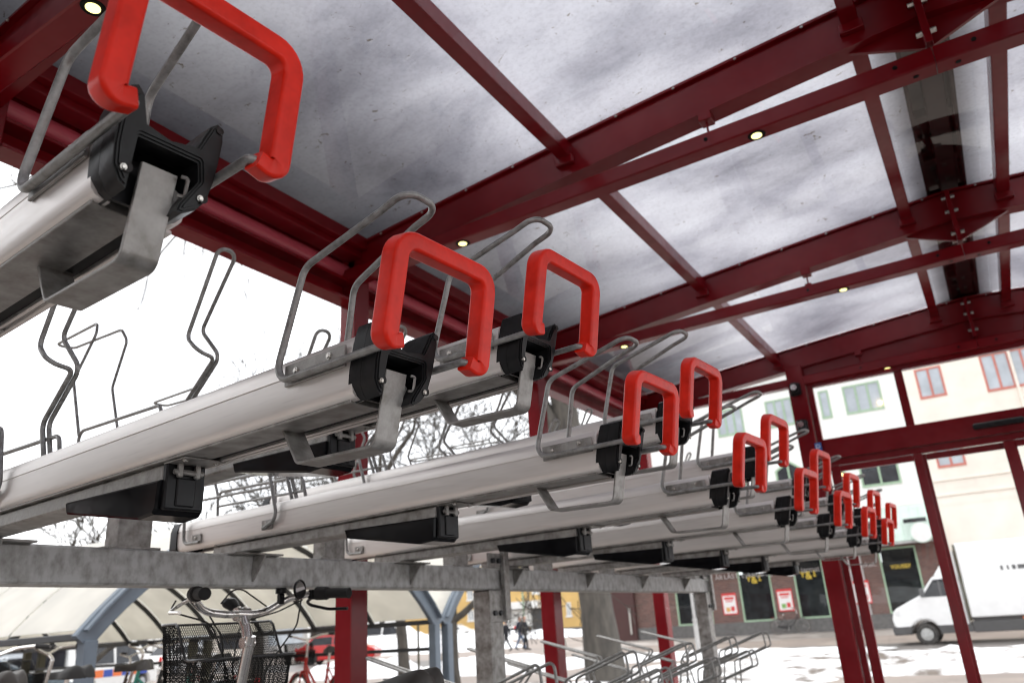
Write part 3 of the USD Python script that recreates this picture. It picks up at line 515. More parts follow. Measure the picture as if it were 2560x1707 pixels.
# ================================================================ bicycles
def wheel(parent, name, c, R_, mt='tyre', spokes=18):
    w = obj(name, uvring(c, (0, 1, 0), R_ - 0.018, 0.018, 36, 8), mt, parent, 50)
    obj('rim', uvring(c, (0, 1, 0), R_ - 0.042, 0.009, 32, 6), 'steel', w, 50)
    c = np.array(c); sp = [cyl(c + [0, -0.03, 0], c + [0, 0.03, 0], 0.02, 10)]
    for k in range(spokes):
        a = 2 * math.pi * k / spokes; s = (-1) ** k
        sp.append(cyl(c + [0.015 * math.cos(a), s * 0.025, 0.015 * math.sin(a)], c + [(R_ - 0.045) * math.cos(a + 0.2), 0, (R_ - 0.045) * math.sin(a + 0.2)], 0.0013, 3))
    obj('spokes', sp, 'steel', w)
def bike_frame(t, paint):                           # front wheel at +x
    obj('frame', [rod([(0.43, 0, 0.86), (0.47, 0, 0.70)], 0.020), rod([(0.46, 0, 0.74), (0.20, 0, 0.42), (-0.02, 0, 0.29)], 0.019, 0.3), rod([(0.45, 0, 0.78), (0.15, 0, 0.55), (-0.05, 0, 0.42)], 0.016, 0.3),
        rod([(-0.02, 0, 0.29), (-0.17, 0, 0.80)], 0.016)] + [rod([(-0.02, s * 0.03, 0.29), (-0.50, s * 0.05, 0.34)], 0.010) for s in (-1, 1)] + [rod([(-0.15, s * 0.02, 0.72), (-0.50, s * 0.05, 0.34)], 0.008) for s in (-1, 1)], paint, t, 50)
    obj('fork', [rod([(0.47, s * 0.045, 0.70), (0.53, s * 0.05, 0.45), (0.60, s * 0.05, 0.34)], 0.011, 0.2) for s in (-1, 1)] + [rod([(0.47, -0.05, 0.70), (0.47, 0.05, 0.70)], 0.014)], paint, t, 50)
    wheel(t, 'front_wheel', (0.60, 0, 0.34), 0.34); wheel(t, 'rear_wheel', (-0.50, 0, 0.34), 0.34)
    for c, a0, a1, nm in (((0.60, 0, 0.34), 20, 150, 'mudguard'), ((-0.50, 0, 0.34), 0, 190, 'mudguard')):
        an = np.radians(np.linspace(a0, a1, 18)); P = np.stack([c[0] + 0.355 * np.cos(an), 0 * an, c[2] + 0.355 * np.sin(an)], 1)
        obj(nm, sweep(P, rrect(0.006, 0.052, 0.002, 1), (0, 1, 0)), paint, t, 50)
    obj('chain_guard', prism(Polygon([(-0.50, 0.30), (-0.50, 0.38), (0.06, 0.36), (0.08, 0.26), (0.02, 0.20)]).buffer(0.01), -0.058, -0.045, 'y'), 'bike_black', t)
    obj('crank', [cyl((-0.02, -0.09, 0.29), (-0.02, 0.09, 0.29), 0.012, 10), cbox((-0.03, -0.10, 0.12), (-0.01, -0.085, 0.30), 0.004), cbox((-0.03, 0.085, 0.28), (-0.01, 0.10, 0.46), 0.004)], 'steel', t)
    obj('pedal', cbox((-0.07, -0.19, 0.115), (0.03, -0.10, 0.135), 0.006), 'rubber', t); obj('pedal', cbox((-0.07, 0.10, 0.445), (0.03, 0.19, 0.465), 0.006), 'rubber', t)
    obj('seat_post', cyl((-0.165, 0, 0.78), (-0.195, 0, 0.92), 0.0135, 10), 'chrome', t)
def saddle_mesh(z):
    U = np.linspace(0, 1, 30); V = np.linspace(-1, 1, 25); P = []
    for u in U:                                     # rear (u=0) to nose
        w = 0.112 * (1 - ss(0.20, 0.85, u)) + 0.026 * ss(0.2, 0.85, u); w *= math.sqrt(max(0.03, 1 - (max(0, 0.14 - u) / 0.14) ** 2)) * math.sqrt(max(0.2, 1 - (max(0, u - 0.92) / 0.09) ** 2))
        for v in V:
            lobe = 0.022 * math.exp(-((abs(v) - 0.52) / 0.34) ** 2) * (1 - ss(0.1, 0.7, u))
            edge = (1 - abs(v) ** 4) ** 0.5
            P.append((-0.33 + 0.27 * u, v * w, z - 0.03 + (0.062 * (1 - 0.3 * u) + lobe) * edge * math.sqrt(max(0.02, 1 - (max(0, 0.12 - u) / 0.122) ** 2))))
    P = np.array(P); n, m = len(U), len(V); bot = P.copy(); bot[:, 2] = z - 0.03 + 0.012 * np.tile(np.abs(V), n); 
    allp = np.concatenate([P, bot]); i, j = np.meshgrid(np.arange(n - 1), np.arange(m - 1), indexing='ij'); a = (i * m + j).ravel(); b = a + m
    F = [np.stack([a, b, b + 1], 1), np.stack([a, b + 1, a + 1], 1), np.stack([a, b + 1, b], 1) + n * m, np.stack([a, a + 1, b + 1], 1) + n * m]
    loop = [i * m for i in range(n)] + [(n - 1) * m + j for j in range(1, m)] + [i * m + m - 1 for i in range(n - 2, -1, -1)] + list(range(m - 2, 0, -1))
    for p, q2 in zip(loop, loop[1:] + loop[:1]): F.append(np.array([(p, p + n * m, q2 + n * m), (p, q2 + n * m, q2)]))
    return trimesh.Trimesh(allp, np.concatenate(F), process=False)
def basket(t, c, w, l, h, diamond=True):
    """wire basket, its front rim high and its side towards the rider low"""
    x0, x1, y0, y1 = c[0] - l / 2, c[0] + l / 2, c[1] - w / 2, c[1] + w / 2
    rim = []
    pts = fillet([(x0, c[1], 0), (x0, y0, 0), (x1, y0, 0), (x1, y1, 0), (x0, y1, 0), (x0, c[1], 0)], 0.05, 6)
    def rz(x): return c[2] + h * (0.62 + 0.38 * ss(x0 + 0.10, x1 - 0.12, x))
    d = np.r_[0, np.cumsum(np.linalg.norm(np.diff(pts, axis=0), axis=1))]; per = d[-1]
    def at(s):
        s = s % per; x, y = np.interp(s, d, pts[:, 0]), np.interp(s, d, pts[:, 1]); return np.array([x, y])
    ring = np.array([[*at(s), rz(at(s)[0])] for s in np.linspace(0, per, 70)[:-1]])
    b = obj('basket_rim', sweep(ring, circle(0.0045, 6), closed=True), 'bike_black', t, 60)
    obj('basket_base', sweep(np.array([[*((at(s) - c[:2]) * 0.86 + c[:2]), c[2]] for s in np.linspace(0, per, 40)[:-1]]), circle(0.003, 5), closed=True), 'bike_black', b, 60)
    wires = []; n = 150; tri = np.array([(0.0012 * math.cos(a), 0.0012 * math.sin(a)) for a in (0, 2.1, 4.2)])
    for k in range(n):
        for s_ in (1, -1):
            P = []
            for u in np.linspace(0, 1, 7):
                p = at(per * k / n + s_ * u * 0.16); top_ = rz(p[0]); f = 0.86 + 0.14 * u
                P.append([*((p - c[:2]) * f + c[:2]), c[2] + h * u])
                if c[2] + h * u > top_: P[-1][2] = top_; break
            if len(P) > 1: wires.append(sweep(np.array(P), tri))
    obj('wire_mesh', wires, 'mesh_black', b, False, kind='stuff')
def cable(t, P, r=0.0028): return rod(P, r, 0.06, 6, 6)
# the bicycle under the beam: its front faces away from the aisle (-x), so it is turned by 180 degrees
BX, BY, BZ = -1.66, 1.75, 0.402
bk = thing('bicycle', 'dark blue city bicycle with chrome handlebar and black wire basket under the beam', 'bicycle', (BX, BY, BZ), 174.0)
bike_frame(bk, 'bike_blue')
obj('stem', [rod([(0.475, 0, 0.86), (0.44, 0, 1.0), (0.425, 0, 1.055)], 0.018, 0.05, 12), rod([(0.428, 0, 1.02), (0.452, 0, 1.085), (0.475, 0, 1.12)], 0.0165, 0.03, 12), cyl((0.475, -0.024, 1.122), (0.475, 0.024, 1.122), 0.021, 14), cyl((0.448, 0, 0.90), (0.458, 0, 0.865), 0.026, 14), cyl((0.438, -0.02, 1.035), (0.438, 0.02, 1.035), 0.017, 12)], 'chrome', bk, 50)
hbp = lambda s: [(0.475, s * 0.05, 1.122), (0.502, s * 0.115, 1.132), (0.47, s * 0.18, 1.170), (0.40, s * 0.222, 1.180), (0.27, s * 0.265, 1.172)]
obj('handlebar', rod(hbp(-1)[::-1] + hbp(1), 0.0115, 0.07, 12, 8), 'chrome', bk, 60)
for s in (-1, 1):
    a, b = np.array(hbp(s)[-2]), np.array(hbp(s)[-1]); u = (b - a) / np.linalg.norm(b - a)
    obj('grip', [sweep(np.array([a + u * 0.015, a + u * 0.02, a + u * 0.06, a + u * 0.063, a + u * 0.135, b + u * 0.004, b + u * 0.008]), circle(1, 16), radii=[0.014, 0.0195, 0.0195, 0.0165, 0.0165, 0.018, 0.013])], 'grip_black', bk, 40)
    p = a + u * 0.0
    lv = obj('brake_lever', [cbox(p + [-0.012, -0.014, -0.02], p + [0.012, 0.014, 0.012], 0.004), rod([p + [0.0, 0, -0.012], p + [0.06, s * 0.012, -0.03], p + [-0.0, s * 0.07, -0.052], p + [-0.08, s * 0.085, -0.055]], 0.0055, 0.03, 8)], 'steel' if s > 0 else 'black_plastic', bk, 50)
    obj('shifter', [cyl(p + u * 0.016, p + u * 0.055, 0.022, 16)], 'grip_black', bk)
obj('bell', [cyl((0.478, -0.15, 1.185), (0.478, -0.15, 1.20), 0.019, 16), cyl((0.478, -0.15, 1.20), (0.478, -0.15, 1.211), 0.019, 16, 0.008), cbox((0.468, -0.16, 1.15), (0.488, -0.14, 1.185), 0.003)], 'black_plastic', bk, 40)
MC = np.array([0.385, -0.155, 1.192])
mr = obj('mirror_back', [uvring(MC, (1, 0.35, -0.1), 0.029, 0.004, 28, 6), rod([(0.45, -0.19, 1.168), (0.42, -0.175, 1.16), MC + [0.01, 0, -0.02]], 0.005)], 'black_plastic', bk, 60)
nrm = np.array([1, 0.35, -0.1]); nrm /= np.linalg.norm(nrm)
obj('mirror_disc', cyl(MC - nrm * 0.003, MC + nrm * 0.002, 0.028, 28), 'mirror', mr, 40)
obj('bar_clamp_bolt', [cyl((0.475, -0.012, 1.10), (0.475, -0.012, 1.147), 0.006, 6), cyl((0.475, 0.012, 1.10), (0.475, 0.012, 1.147), 0.006, 6)], 'steel', bk)
obj('headlight', [hull(np.concatenate([np.array([0.545, 0, 1.16]) + 0.026 * trimesh.creation.icosphere(2).vertices * [1, 1, 0.7], np.array([0.50, 0, 1.135]) + 0.012 * trimesh.creation.icosphere(1).vertices]))], 'black_plastic', bk, 50)
obj('cable', [cable(bk, P) for P in ([(0.47, 0.235, 1.165), (0.56, 0.20, 1.14), (0.56, 0.05, 1.10), (0.52, 0.01, 0.95), (0.49, 0.01, 0.82)], [(0.47, -0.235, 1.165), (0.53, -0.18, 1.13), (0.57, -0.06, 1.10), (0.54, -0.02, 0.97), (0.5, -0.015, 0.80)],
    [(0.48, 0.2, 1.17), (0.58, 0.10, 1.19), (0.55, 0.02, 1.06), (0.50, 0.02, 0.88), (0.45, 0.03, 0.72)], [(0.46, -0.22, 1.16), (0.40, -0.16, 1.08), (0.40, -0.05, 0.96), (0.44, -0.025, 0.80)], [(0.50, -0.12, 1.14), (0.56, -0.03, 1.22), (0.55, 0.03, 1.16)])], 'rubber', bk, 60)
basket(bk, np.array([0.625, -0.06, 0.81]), 0.36, 0.30, 0.295)
obj('basket_bracket', [rod([(0.47, s * 0.02, 0.88), (0.60, s * 0.05, 0.90)], 0.006) for s in (-1, 1)] + [cbox((0.50, -0.06, 0.84), (0.545, 0.06, 0.93), 0.01)] + [rod([(0.52, y, 0.86), (0.545, y * 1.4, 0.76), (0.55, y * 1.6, 0.66)], 0.005) for y in (-0.05, -0.025, 0, 0.025, 0.05)], 'bike_black', bk)
sd = saddle_mesh(0.895); sd.apply_translation((0.195, 0, 0)); obj('saddle', move(sd, (-0.21, 0.0, 0), 22), 'saddle_cover', bk, 60)
obj('rear_rack', [rod([(-0.22, s * 0.05, 0.76), (-0.66, s * 0.06, 0.76)], 0.006) for s in (-1, 1)] + [rod([(-0.3 - 0.1 * k, -0.055, 0.76), (-0.3 - 0.1 * k, 0.055, 0.76)], 0.005) for k in range(4)] + [rod([(-0.5, s * 0.07, 0.36), (-0.6, s * 0.065, 0.75)], 0.005) for s in (-1, 1)], 'bike_black', bk)
def plain_bike(label, loc, rz, paint, group, sad='saddle_cover', crate=None):
    t = thing('parked_bicycle', label, 'bicycle', loc, rz, group); bike_frame(t, paint)
    obj('stem', rod([(0.43, 0, 0.86), (0.40, 0, 1.02), (0.44, 0, 1.06)], 0.014, 0.03), 'chrome', t, 50)
    h2 = lambda s: [(0.44, s * 0.03, 1.06), (0.45, s * 0.18, 1.10), (0.36, s * 0.26, 1.11), (0.26, s * 0.28, 1.10)]
    obj('handlebar', rod(h2(-1)[::-1] + h2(1), 0.0115, 0.06), 'chrome', t, 50)
    for s in (-1, 1): obj('grip', cyl(h2(s)[-2], h2(s)[-1], 0.017, 10), 'grip_black', t)
    obj('saddle', saddle_mesh(0.93), sad, t, 60)
    obj('rear_rack', [rod([(-0.22, s * 0.05, 0.74), (-0.66, s * 0.06, 0.74)], 0.006) for s in (-1, 1)] + [rod([(-0.5, s * 0.07, 0.36), (-0.6, s * 0.065, 0.73)], 0.005) for s in (-1, 1)], 'steel', t)
    obj('rear_lamp', cbox((-0.70, -0.03, 0.70), (-0.67, 0.03, 0.75), 0.008), 'lamp_red', t)
    if crate: basket(t, np.array([0.62, 0, 0.78]), 0.34, 0.28, 0.24)
    return t
GB = 'bicycles parked under the arched shelter'
for lab, x, y, rz, pt, sd, cr in (('black bicycle with dark saddle at the lower left picture corner', -5.0, 2.35, 205, 'bike_black', 'saddle_cover', 0),
        ('brown bicycle with a snowy rear wheel beside the blue arch post', -5.3, 2.95, 195, 'bike_brown', 'rubber', 0),
        ('black bicycle leaning in front of the blue arch post', -5.9, 3.75, 215, 'bike_black', 'saddle_cover', 1),
        ('teal green bicycle standing under the arch', -7.6, 5.6, 200, 'bike_teal', 'saddle_cover', 0),
        ('dark bicycle behind the basket of the blue bicycle', -6.6, 5.1, 190, 'bike_black', 'rubber', 0),
        ('red bicycle just left of the red shelter post', -7.0, 7.1, 160, 'bike_red', 'saddle_cover', 1),
        ('grey bicycle far back under the arched roof', -10.5, 7.4, 200, 'bike_brown', 'saddle_cover', 0)):
    plain_bike(lab, (x, y, float(gz(x, y))), rz, pt, GB, sd, cr)
plain_bike('dark bicycle leaning on the brick pier between the shop windows', (-9.2, 39.2, float(gz(-9.2, 39.2))), 8, 'bike_black', None)

# ================================================================ arched shelters
def vault(name, label, xg, y0, y1, length, ze, rise, panels_mat='milky_plastic', x_posts=(0.0, 4.2, 8.4), half=False):
    t = thing(name, label, 'arched shelter'); yc, hw = (y0 + y1) / 2, (y1 - y0) / 2; Rr = (hw * hw + rise * rise) / 2 / rise; zc = ze + rise - Rr
    a0 = math.asin(hw / Rr); arc = [(yc + Rr * math.sin(a), zc + Rr * math.cos(a)) for a in np.linspace(-a0, 0.0 if half else a0, 13 if half else 25)]
    n = int(length / 0.95)
    for k in range(n + 1):
        x = xg - k * length / n; P = np.array([(x, y, z) for y, z in arc])
        if k == 0: obj('end_arch', [sweep(P - [0, 0, 0.07], rrect(0.15, 0.06, 0.008, 1), (1, 0, 0)), sweep(P + [0.02, 0, 0.01], rrect(0.02, 0.12, 0.004, 1), (1, 0, 0))], 'blue_grey_steel', t, 40)
        else: obj('rib', sweep(P - [0, 0, 0.04], rrect(0.05, 0.045, 0.006, 1), (1, 0, 0)), 'dark_steel', t, 40)
        if k < n:
            xa, xb = x - length / n + 0.012, x - 0.012
            up = [(y, z + 0.02) for y, z in arc]
            obj('roof_panel', prism(up + [(y, z - 0.006) for y, z in up[::-1]], xa, xb, 'x'), panels_mat, t, 40)
    for y in ((y0,) if half else (y0, y1)):
        obj('eave_beam', cbox((xg - length, y - 0.03, ze - 0.055), (xg + 0.02, y + 0.03, ze - 0.005), 0.006), 'dark_steel', t)
        for dx in x_posts:
            gzp = float(gz(xg - dx, y)); s = 0.06 if y == y0 else -0.06
            obj('post', cbox((xg - dx - 0.05, y + s - 0.05, gzp - 0.3), (xg - dx + 0.05, y + s + 0.05, ze - 0.056), 0.006), 'blue_grey_steel' if dx == 0 else 'olive_wood', t)
    if not half: obj('rear_rail', cbox((xg - length, y1 - 0.02, ze - 0.34), (xg - 0.1, y1 + 0.02, ze - 0.30)), 'dark_steel', t)
    return t
vault('arched_shelter', 'arched bike shelter with milky roof panels and blue grey end arch at left', -5.7, 3.40, 7.60, 11.5, 1.585, 1.0)
vault('arched_canopy', 'half arched canopy rising from the right one of the twin blue posts', -5.7, 7.72, 13.0, 11.5, 1.585, 1.35, half=True)

# ================================================================ trees
def tree(label, loc, h, r, seed, lean=(0, 0), first=0.28, depth=6, spread=0.62, twigs=True):
    g_ = np.random.default_rng(seed); trunk, limbs, twig = [], [], []
    def branch(p, d, L, rad, lev):
        n = 5 if lev < 3 else 3; P = [p]; dd = d.copy()
        for k in range(n):
            dd = dd + g_.normal(0, 0.13 if lev else 0.05, 3) + np.array([0, 0, 0.05 if lev > 1 else 0.0]); dd /= np.linalg.norm(dd); P.append(P[-1] + dd * L / n)
        P = np.array(P); rr = np.maximum(np.linspace(rad, rad * (0.70 if lev else 0.72), n + 1), 0.011)
        if lev == 0: rr[0] *= 1.25
        m = sweep(P, circle(1, 12 if lev == 0 else 7 if lev < 3 else 4 if lev < 5 else 3), radii=rr)
        (trunk if lev == 0 else limbs if lev < 4 else twig).append(m)
        if lev >= depth: return
        kids = 3 if lev == 0 else (3 if g_.random() < 0.55 else 2)
        for k in range(kids):
            f = 1.0 if k == 0 else g_.uniform(0.45, 1.0); i = min(n, int(round(f * n))); az = g_.uniform(0, 2 * math.pi)
            ax = np.cross(dd, [math.cos(az), math.sin(az), 0.3]); ax /= np.linalg.norm(ax); an = g_.uniform(0.25, 0.5) if k == 0 else g_.uniform(0.5, 1.0) * spread * 1.5
            nd = dd * math.cos(an) + ax * math.sin(an); branch(P[i], nd / np.linalg.norm(nd), L * (g_.uniform(0.62, 0.86) if lev else g_.uniform(0.55, 0.8)), rr[i] * (0.86 if k == 0 else 0.66), lev + 1)
    d0 = np.array([lean[0], lean[1], 1.0]); branch(np.array([0, 0, -0.1]), d0 / np.linalg.norm(d0), h * first, r, 0)
    t = thing('bare_tree', label, 'tree', loc); obj('trunk', trunk, 'bark', t, 60); obj('limbs', limbs, 'bark', t, 60); obj('twigs', twig, 'bark', t, 60, kind='stuff')
    return t
tree('big bare tree with thick grey trunk standing between two red posts', (-8.2, 17.2, float(gz(-8.2, 17.2))), 16, 0.40, 4, (-0.03, 0.01), 0.56, 6, 0.38)
tree('bare tree with forked trunk rising behind the first red post', (-13.9, 15.0, float(gz(-13.9, 15.0))), 11, 0.21, 22, (0.10, 0.06), 0.32, 7)
tree('thin bare tree behind the left arched shelter', (-19.8, 11.9, float(gz(-19.8, 11.9))), 6.2, 0.13, 12, (0.0, 0.03), 0.30, 6)
tree('bare tree with spreading branches left of the first red post', (-16.4, 14.4, float(gz(-16.4, 14.4))), 8.4, 0.23, 33, (0.03, -0.02), 0.30, 7, 0.7)
tree('bushy bare tree behind the raised trays right of the first red post', (-14.2, 19.6, float(gz(-14.2, 19.6))), 10.0, 0.2, 52, (0.03, 0.0), 0.30, 7, 0.7)
tree('bare tree far back between the second and third red posts', (-17.5, 21.5, float(gz(-17.5, 21.5))), 11, 0.2, 41, (0.0, 0.0), 0.32, 7, 0.7)

# ================================================================ the shop building across the street
FY = 40.0; K = FY / 36.0
def fx(x): return x * K
def fz(z): return z * K + H
sb = thing('shop_building', 'white and pale pink building with brick shop front and green windows', 'building')
def wall(name, x0, x1, z0, z1, holes, m_, y=FY, th=0.35):
    pg = sbox(x0, z0, x1, z1)
    for h in holes: pg = pg.difference(h if isinstance(h, Polygon) else sbox(*h))
    return obj(name, prism(pg, y, y + th, 'y'), m_, sb)
def window(x0, x1, z0, z1, n, fm, gm, y=FY, t=0.09, rows=1):
    w = [cbox((x0, y - 0.03, z0 - 0.02), (x1, y + 0.06, z0 + t)), cbox((x0, y - 0.01, z1 - t), (x1, y + 0.06, z1))]
    for k in range(n + 1):
        xx = x0 + (x1 - x0 - t) * k / n; w.append(cbox((xx, y - 0.012, z0 + t), (xx + t, y + 0.058, z1 - t)))
    f = obj('window', w, fm, sb)
    for k in range(n):
        xa = x0 + (x1 - x0 - t) * k / n + t; xb = x0 + (x1 - x0 - t) * (k + 1) / n
        obj('pane', cbox((xa - 0.01, y + 0.02, z0 + t - 0.01), (xb + 0.01, y + 0.03, z1 - t + 0.01)), gm, f)
    return f
XC = fx(-1.95)
ups, lows = [], []
for x0, x1, n in ((-13.2, -11.95, 3), (-10.18, -8.92, 3), (-7.84, -6.62, 3), (-5.46, -5.02, 1), (-4.43, -2.90, 3)): ups.append((fx(x0), fz(7.86), fx(x1), fz(9.12), n))
for x0, x1, z0, z1, n in ((-5.45, -5.0, 4.68, 5.62, 1), (-4.44, -2.9, 4.68, 5.62, 2), (-10.6, -9.2, 4.9, 6.1, 2)): lows.append((fx(x0), fz(z0), fx(x1), fz(z1), n))
pent = Polygon([(fx(-7.9), fz(5.15)), (fx(-6.75), fz(5.15)), (fx(-6.75), fz(5.9)), (fx(-7.25), fz(6.28)), (fx(-7.9), fz(5.9))])
wall('wall', fx(-14.6), XC, fz(3.75), fz(10.6), [u[:4] for u in ups + lows] + [pent], 'white_plaster')
for u in ups: window(u[0], u[2], u[1], u[3], u[4], 'green_frame', 'pale_glass')
for u in lows: window(u[0], u[2], u[1], u[3], u[4], 'green_frame', 'dark_glass')
pf = obj('window', prism(pent.difference(pent.buffer(-0.09)).union(sbox(fx(-7.36) , fz(5.15), fx(-7.28), fz(6.2)).intersection(pent)), FY - 0.03, FY + 0.05, 'y'), 'green_frame', sb)
obj('pane', prism(pent.buffer(-0.07), FY + 0.02, FY + 0.03, 'y'), 'dark_glass', pf)
obj('blind', cbox((fx(-4.36), FY + 0.05, fz(4.74)), (fx(-3.72), FY + 0.06, fz(5.36)), 0), 'beige_blind', sb)
obj('blind', cbox((fx(-4.2), FY + 0.045, fz(5.34)), (fx(-3.95), FY + 0.055, fz(5.56)), 0), 'beige_blind', sb)
for x, z in ((-5.19, 5.33), (-3.02, 8.12)):
    obj('window_lamp', move(trimesh.creation.icosphere(2), (fx(x), FY - 0.02 + 0.1 - 0.13, fz(z)), s=0.085), 'window_glow', sb)
pk = [(fx(-1.48), fz(7.94), fx(-0.47), fz(9.22), 2), (fx(0.95), fz(7.76), fx(2.9), fz(9.3), 4), (fx(-1.47), fz(5.04), fx(-0.44), fz(6.25), 2), (fx(4.2), fz(7.8), fx(5.6), fz(9.3), 3), (fx(2.2), fz(5.0), fx(3.2), fz(6.25), 2)]
wall('wall', XC + 0.002, fx(9.5), fz(-1.1), fz(10.9), [u[:4] for u in pk], 'pink_plaster', FY - 0.12, 0.47)
for u in pk: window(u[0], u[2], u[1], u[3], u[4], 'red_frame', 'pale_glass', FY - 0.12)
obj('cornice', [cbox((fx(-14.7), FY - 0.5, fz(10.602)), (XC, FY + 0.4, fz(10.9)), 0.05), cbox((XC + 0.01, FY - 0.6, fz(10.902)), (fx(9.6), FY + 0.4, fz(11.2)), 0.05)], 'grey_trim', sb)
obj('string_course', [cbox((XC + 0.01, FY - 0.17, fz(3.9)), (fx(9.5), FY - 0.118, fz(4.0)), 0.01), cbox((XC + 0.01, FY - 0.17, fz(4.5)), (fx(9.5), FY - 0.118, fz(4.56)), 0.01)], 'pink_plaster', sb)
# shop front: plinth, brick piers, windows
sw = [(-13.3, -11.65), (-10.30, -8.88), (-7.90, -6.64), (-4.40, -2.98)]
wall('brick_pier', fx(-15.3), XC - 0.002, fz(-0.36), fz(2.33), [(fx(a), fz(-0.36), fx(b), fz(2.16)) for a, b in sw], 'brick', FY - 0.06)
obj('plinth', cbox((fx(-15.3), FY - 0.16, fz(-1.2)), (XC - 0.002, FY + 0.2, fz(-0.362)), 0.02), 'granite', sb)
obj('stone_pier', cbox((fx(-5.95), FY - 0.10, fz(-0.36)), (fx(-5.08), FY - 0.061, fz(2.33)), 0.01), 'grey_stone', sb)
for k, (a, b) in enumerate(sw):
    w = window(fx(a), fx(b), fz(-0.36), fz(2.16), 1, 'green_frame', 'shop_glass', FY - 0.06, 0.075)
    obj('shop_interior', cbox((fx(a), FY + 0.9, fz(-0.5)), (fx(b), FY + 0.95, fz(2.2))), 'coat_black', sb)
    obj('window_backing', cbox((fx(a) + 0.05, FY + 0.02, fz(-0.3)), (fx(b) - 0.05, FY + 0.03, fz(1.62))), 'dark_glass', sb)
obj('lettering', text('YOUSEF', 0.155, (fx(-3.66), FY - 0.075 + 0.03, fz(1.33)), center=True, bold=True, depth=0.01), 'yellow_sign', sb)
for a, b in sw[1:3]:
    obj('lettering', [text('Y', 0.24, (fx((a + b) / 2) - 0.27, FY - 0.045, fz(1.30)), center=True, bold=True, depth=0.01), text('&', 0.32, (fx((a + b) / 2), FY - 0.045, fz(1.22)), center=True, bold=True, depth=0.01), text('I', 0.24, (fx((a + b) / 2) + 0.27, FY - 0.045, fz(1.30)), center=True, bold=True, depth=0.01)], 'yellow_sign', sb)
# mint green sheet metal fascia over the shop
fa = Polygon([(FY - 0.75, fz(2.34)), (FY - 0.70, fz(2.30)), (FY - 0.062, fz(2.332)), (FY - 0.002, fz(2.34)), (FY - 0.002, fz(3.74)), (FY - 0.55, fz(3.10))])
obj('fascia', prism(fa, fx(-15.3), XC - 0.004, 'x'), 'mint_metal', sb)
for x in np.arange(-15.1, -2.1, 0.33):
    obj('standing_seam', sweep(np.array([(fx(x), FY - 0.762, fz(2.35)), (fx(x), FY - 0.562, fz(3.10)), (fx(x), FY - 0.01, fz(3.75))]), rrect(0.03, 0.025, 0.004, 1), (1, 0, 0)), 'mint_metal', sb)
obj('fascia_edge', cbox((fx(-15.3), FY - 0.80, fz(2.22)), (XC - 0.004, FY - 0.70, fz(2.298)), 0.01), 'grey_stone', sb)
obj('downpipe', cyl((fx(-5.4), FY - 0.16, fz(-0.9)), (fx(-5.4), FY - 0.16, fz(2.2)), 0.05, 12), 'grey_stone', sb)
obj('downpipe', cyl((fx(2.0), FY - 0.2, fz(-0.9)), (fx(2.0), FY - 0.2, fz(10.8)), 0.06, 12), 'pink_plaster', sb)
obj('entrance', cbox((fx(-15.9) - 0.6, FY - 0.3, fz(-1.1)), (fx(-15.31), FY + 0.3, fz(3.2)), 0.02), 'brown_door', sb)
obj('entrance_handle', cyl((fx(-15.55), FY - 0.36, fz(-0.6)), (fx(-15.55), FY - 0.36, fz(0.55)), 0.05, 10), 'steel', sb)
for k, (x0, z0) in enumerate(((-11.15, -0.02), (-8.73, -0.02), (-5.62, 0.08))):
    p = thing('poster', ['red and white offer poster on the first brick pier', 'red and white offer poster on the brick pier above the leaning bicycle', 'red and white offer poster on the grey stone pier'][k], 'poster', (fx(x0), FY - 0.085 if k < 2 else FY - 0.125, fz(z0)))
    w_, h_ = 0.72, 1.0
    obj('border', cbox((0, 0, 0), (w_, 0.02, h_)), 'poster_red', p); obj('sheet', cbox((0.05, -0.006, 0.06), (w_ - 0.05, -0.0005, h_ - 0.12)), 'poster_white', p)
    obj('print', [cbox((0.12, -0.009, 0.70), (w_ - 0.12, -0.0065, 0.82)), cbox((0.18, -0.009, 0.60), (w_ - 0.18, -0.0065, 0.65)), cbox((0.40, -0.009, 0.16), (0.58, -0.0065, 0.38), 0)], 'poster_red', p)
    obj('picture', cbox((0.16, -0.009, 0.14), (0.36, -0.0065, 0.34)), 'poster_green' if k == 1 else 'poster_orange', p)
hs = thing('hanging_sign', 'round white sign hanging from a black bracket beside the mint fascia', 'sign', (fx(-2.75), FY - 0.9, 0))
obj('bracket', [cbox((-0.42, -0.05, fz(2.98)), (0.5, 0.05, fz(3.14)), 0.01), cyl((0.45, 0.0, fz(3.06)), (0.45, 0.9, fz(3.06)), 0.03, 8)], 'black_plastic', hs)
obj('disc', [cyl((0.2, -0.04, fz(2.58)), (0.2, 0.04, fz(2.58)), 0.40, 32)], 'poster_white', hs); obj('disc_rim', uvring((0.2, 0, fz(2.58)), (0, 1, 0), 0.41, 0.045, 32, 8), 'mint_metal', hs)

# ================================================================ the lorry
tr = thing('box_lorry', 'white box lorry with dark grey bumper driving along the street', 'lorry', (0, 30, 0.10))
z1 = lambda z: z + 1.333
cabp = [(-3.62, z1(-0.80)), (-3.66, z1(-0.50)), (-3.60, z1(-0.28)), (-3.48, z1(-0.16)), (-2.90, z1(0.11)), (-2.70, z1(0.20)), (-2.22, z1(0.74)), (-2.05, z1(0.80)), (-1.42, z1(0.83)), (-1.42, z1(-0.80))]
whl = Polygon([( -2.72 + 0.43 * math.cos(a), 0.34 + 0.43 * math.sin(a)) for a in np.linspace(0, 2 * math.pi, 30)])
def layered(pg, y0, y1, inset=0.10, b=0.06): return [prism(pg, y0 + inset, y1 - inset, 'y'), prism(pg.buffer(-b * 0.45), y0 + inset * 0.4, y1 - inset * 0.4, 'y'), prism(pg.buffer(-b), y0, y1, 'y')]
obj('cab', layered(Polygon(cabp).difference(whl), 0, 2.0), 'white_paint', tr, 30)
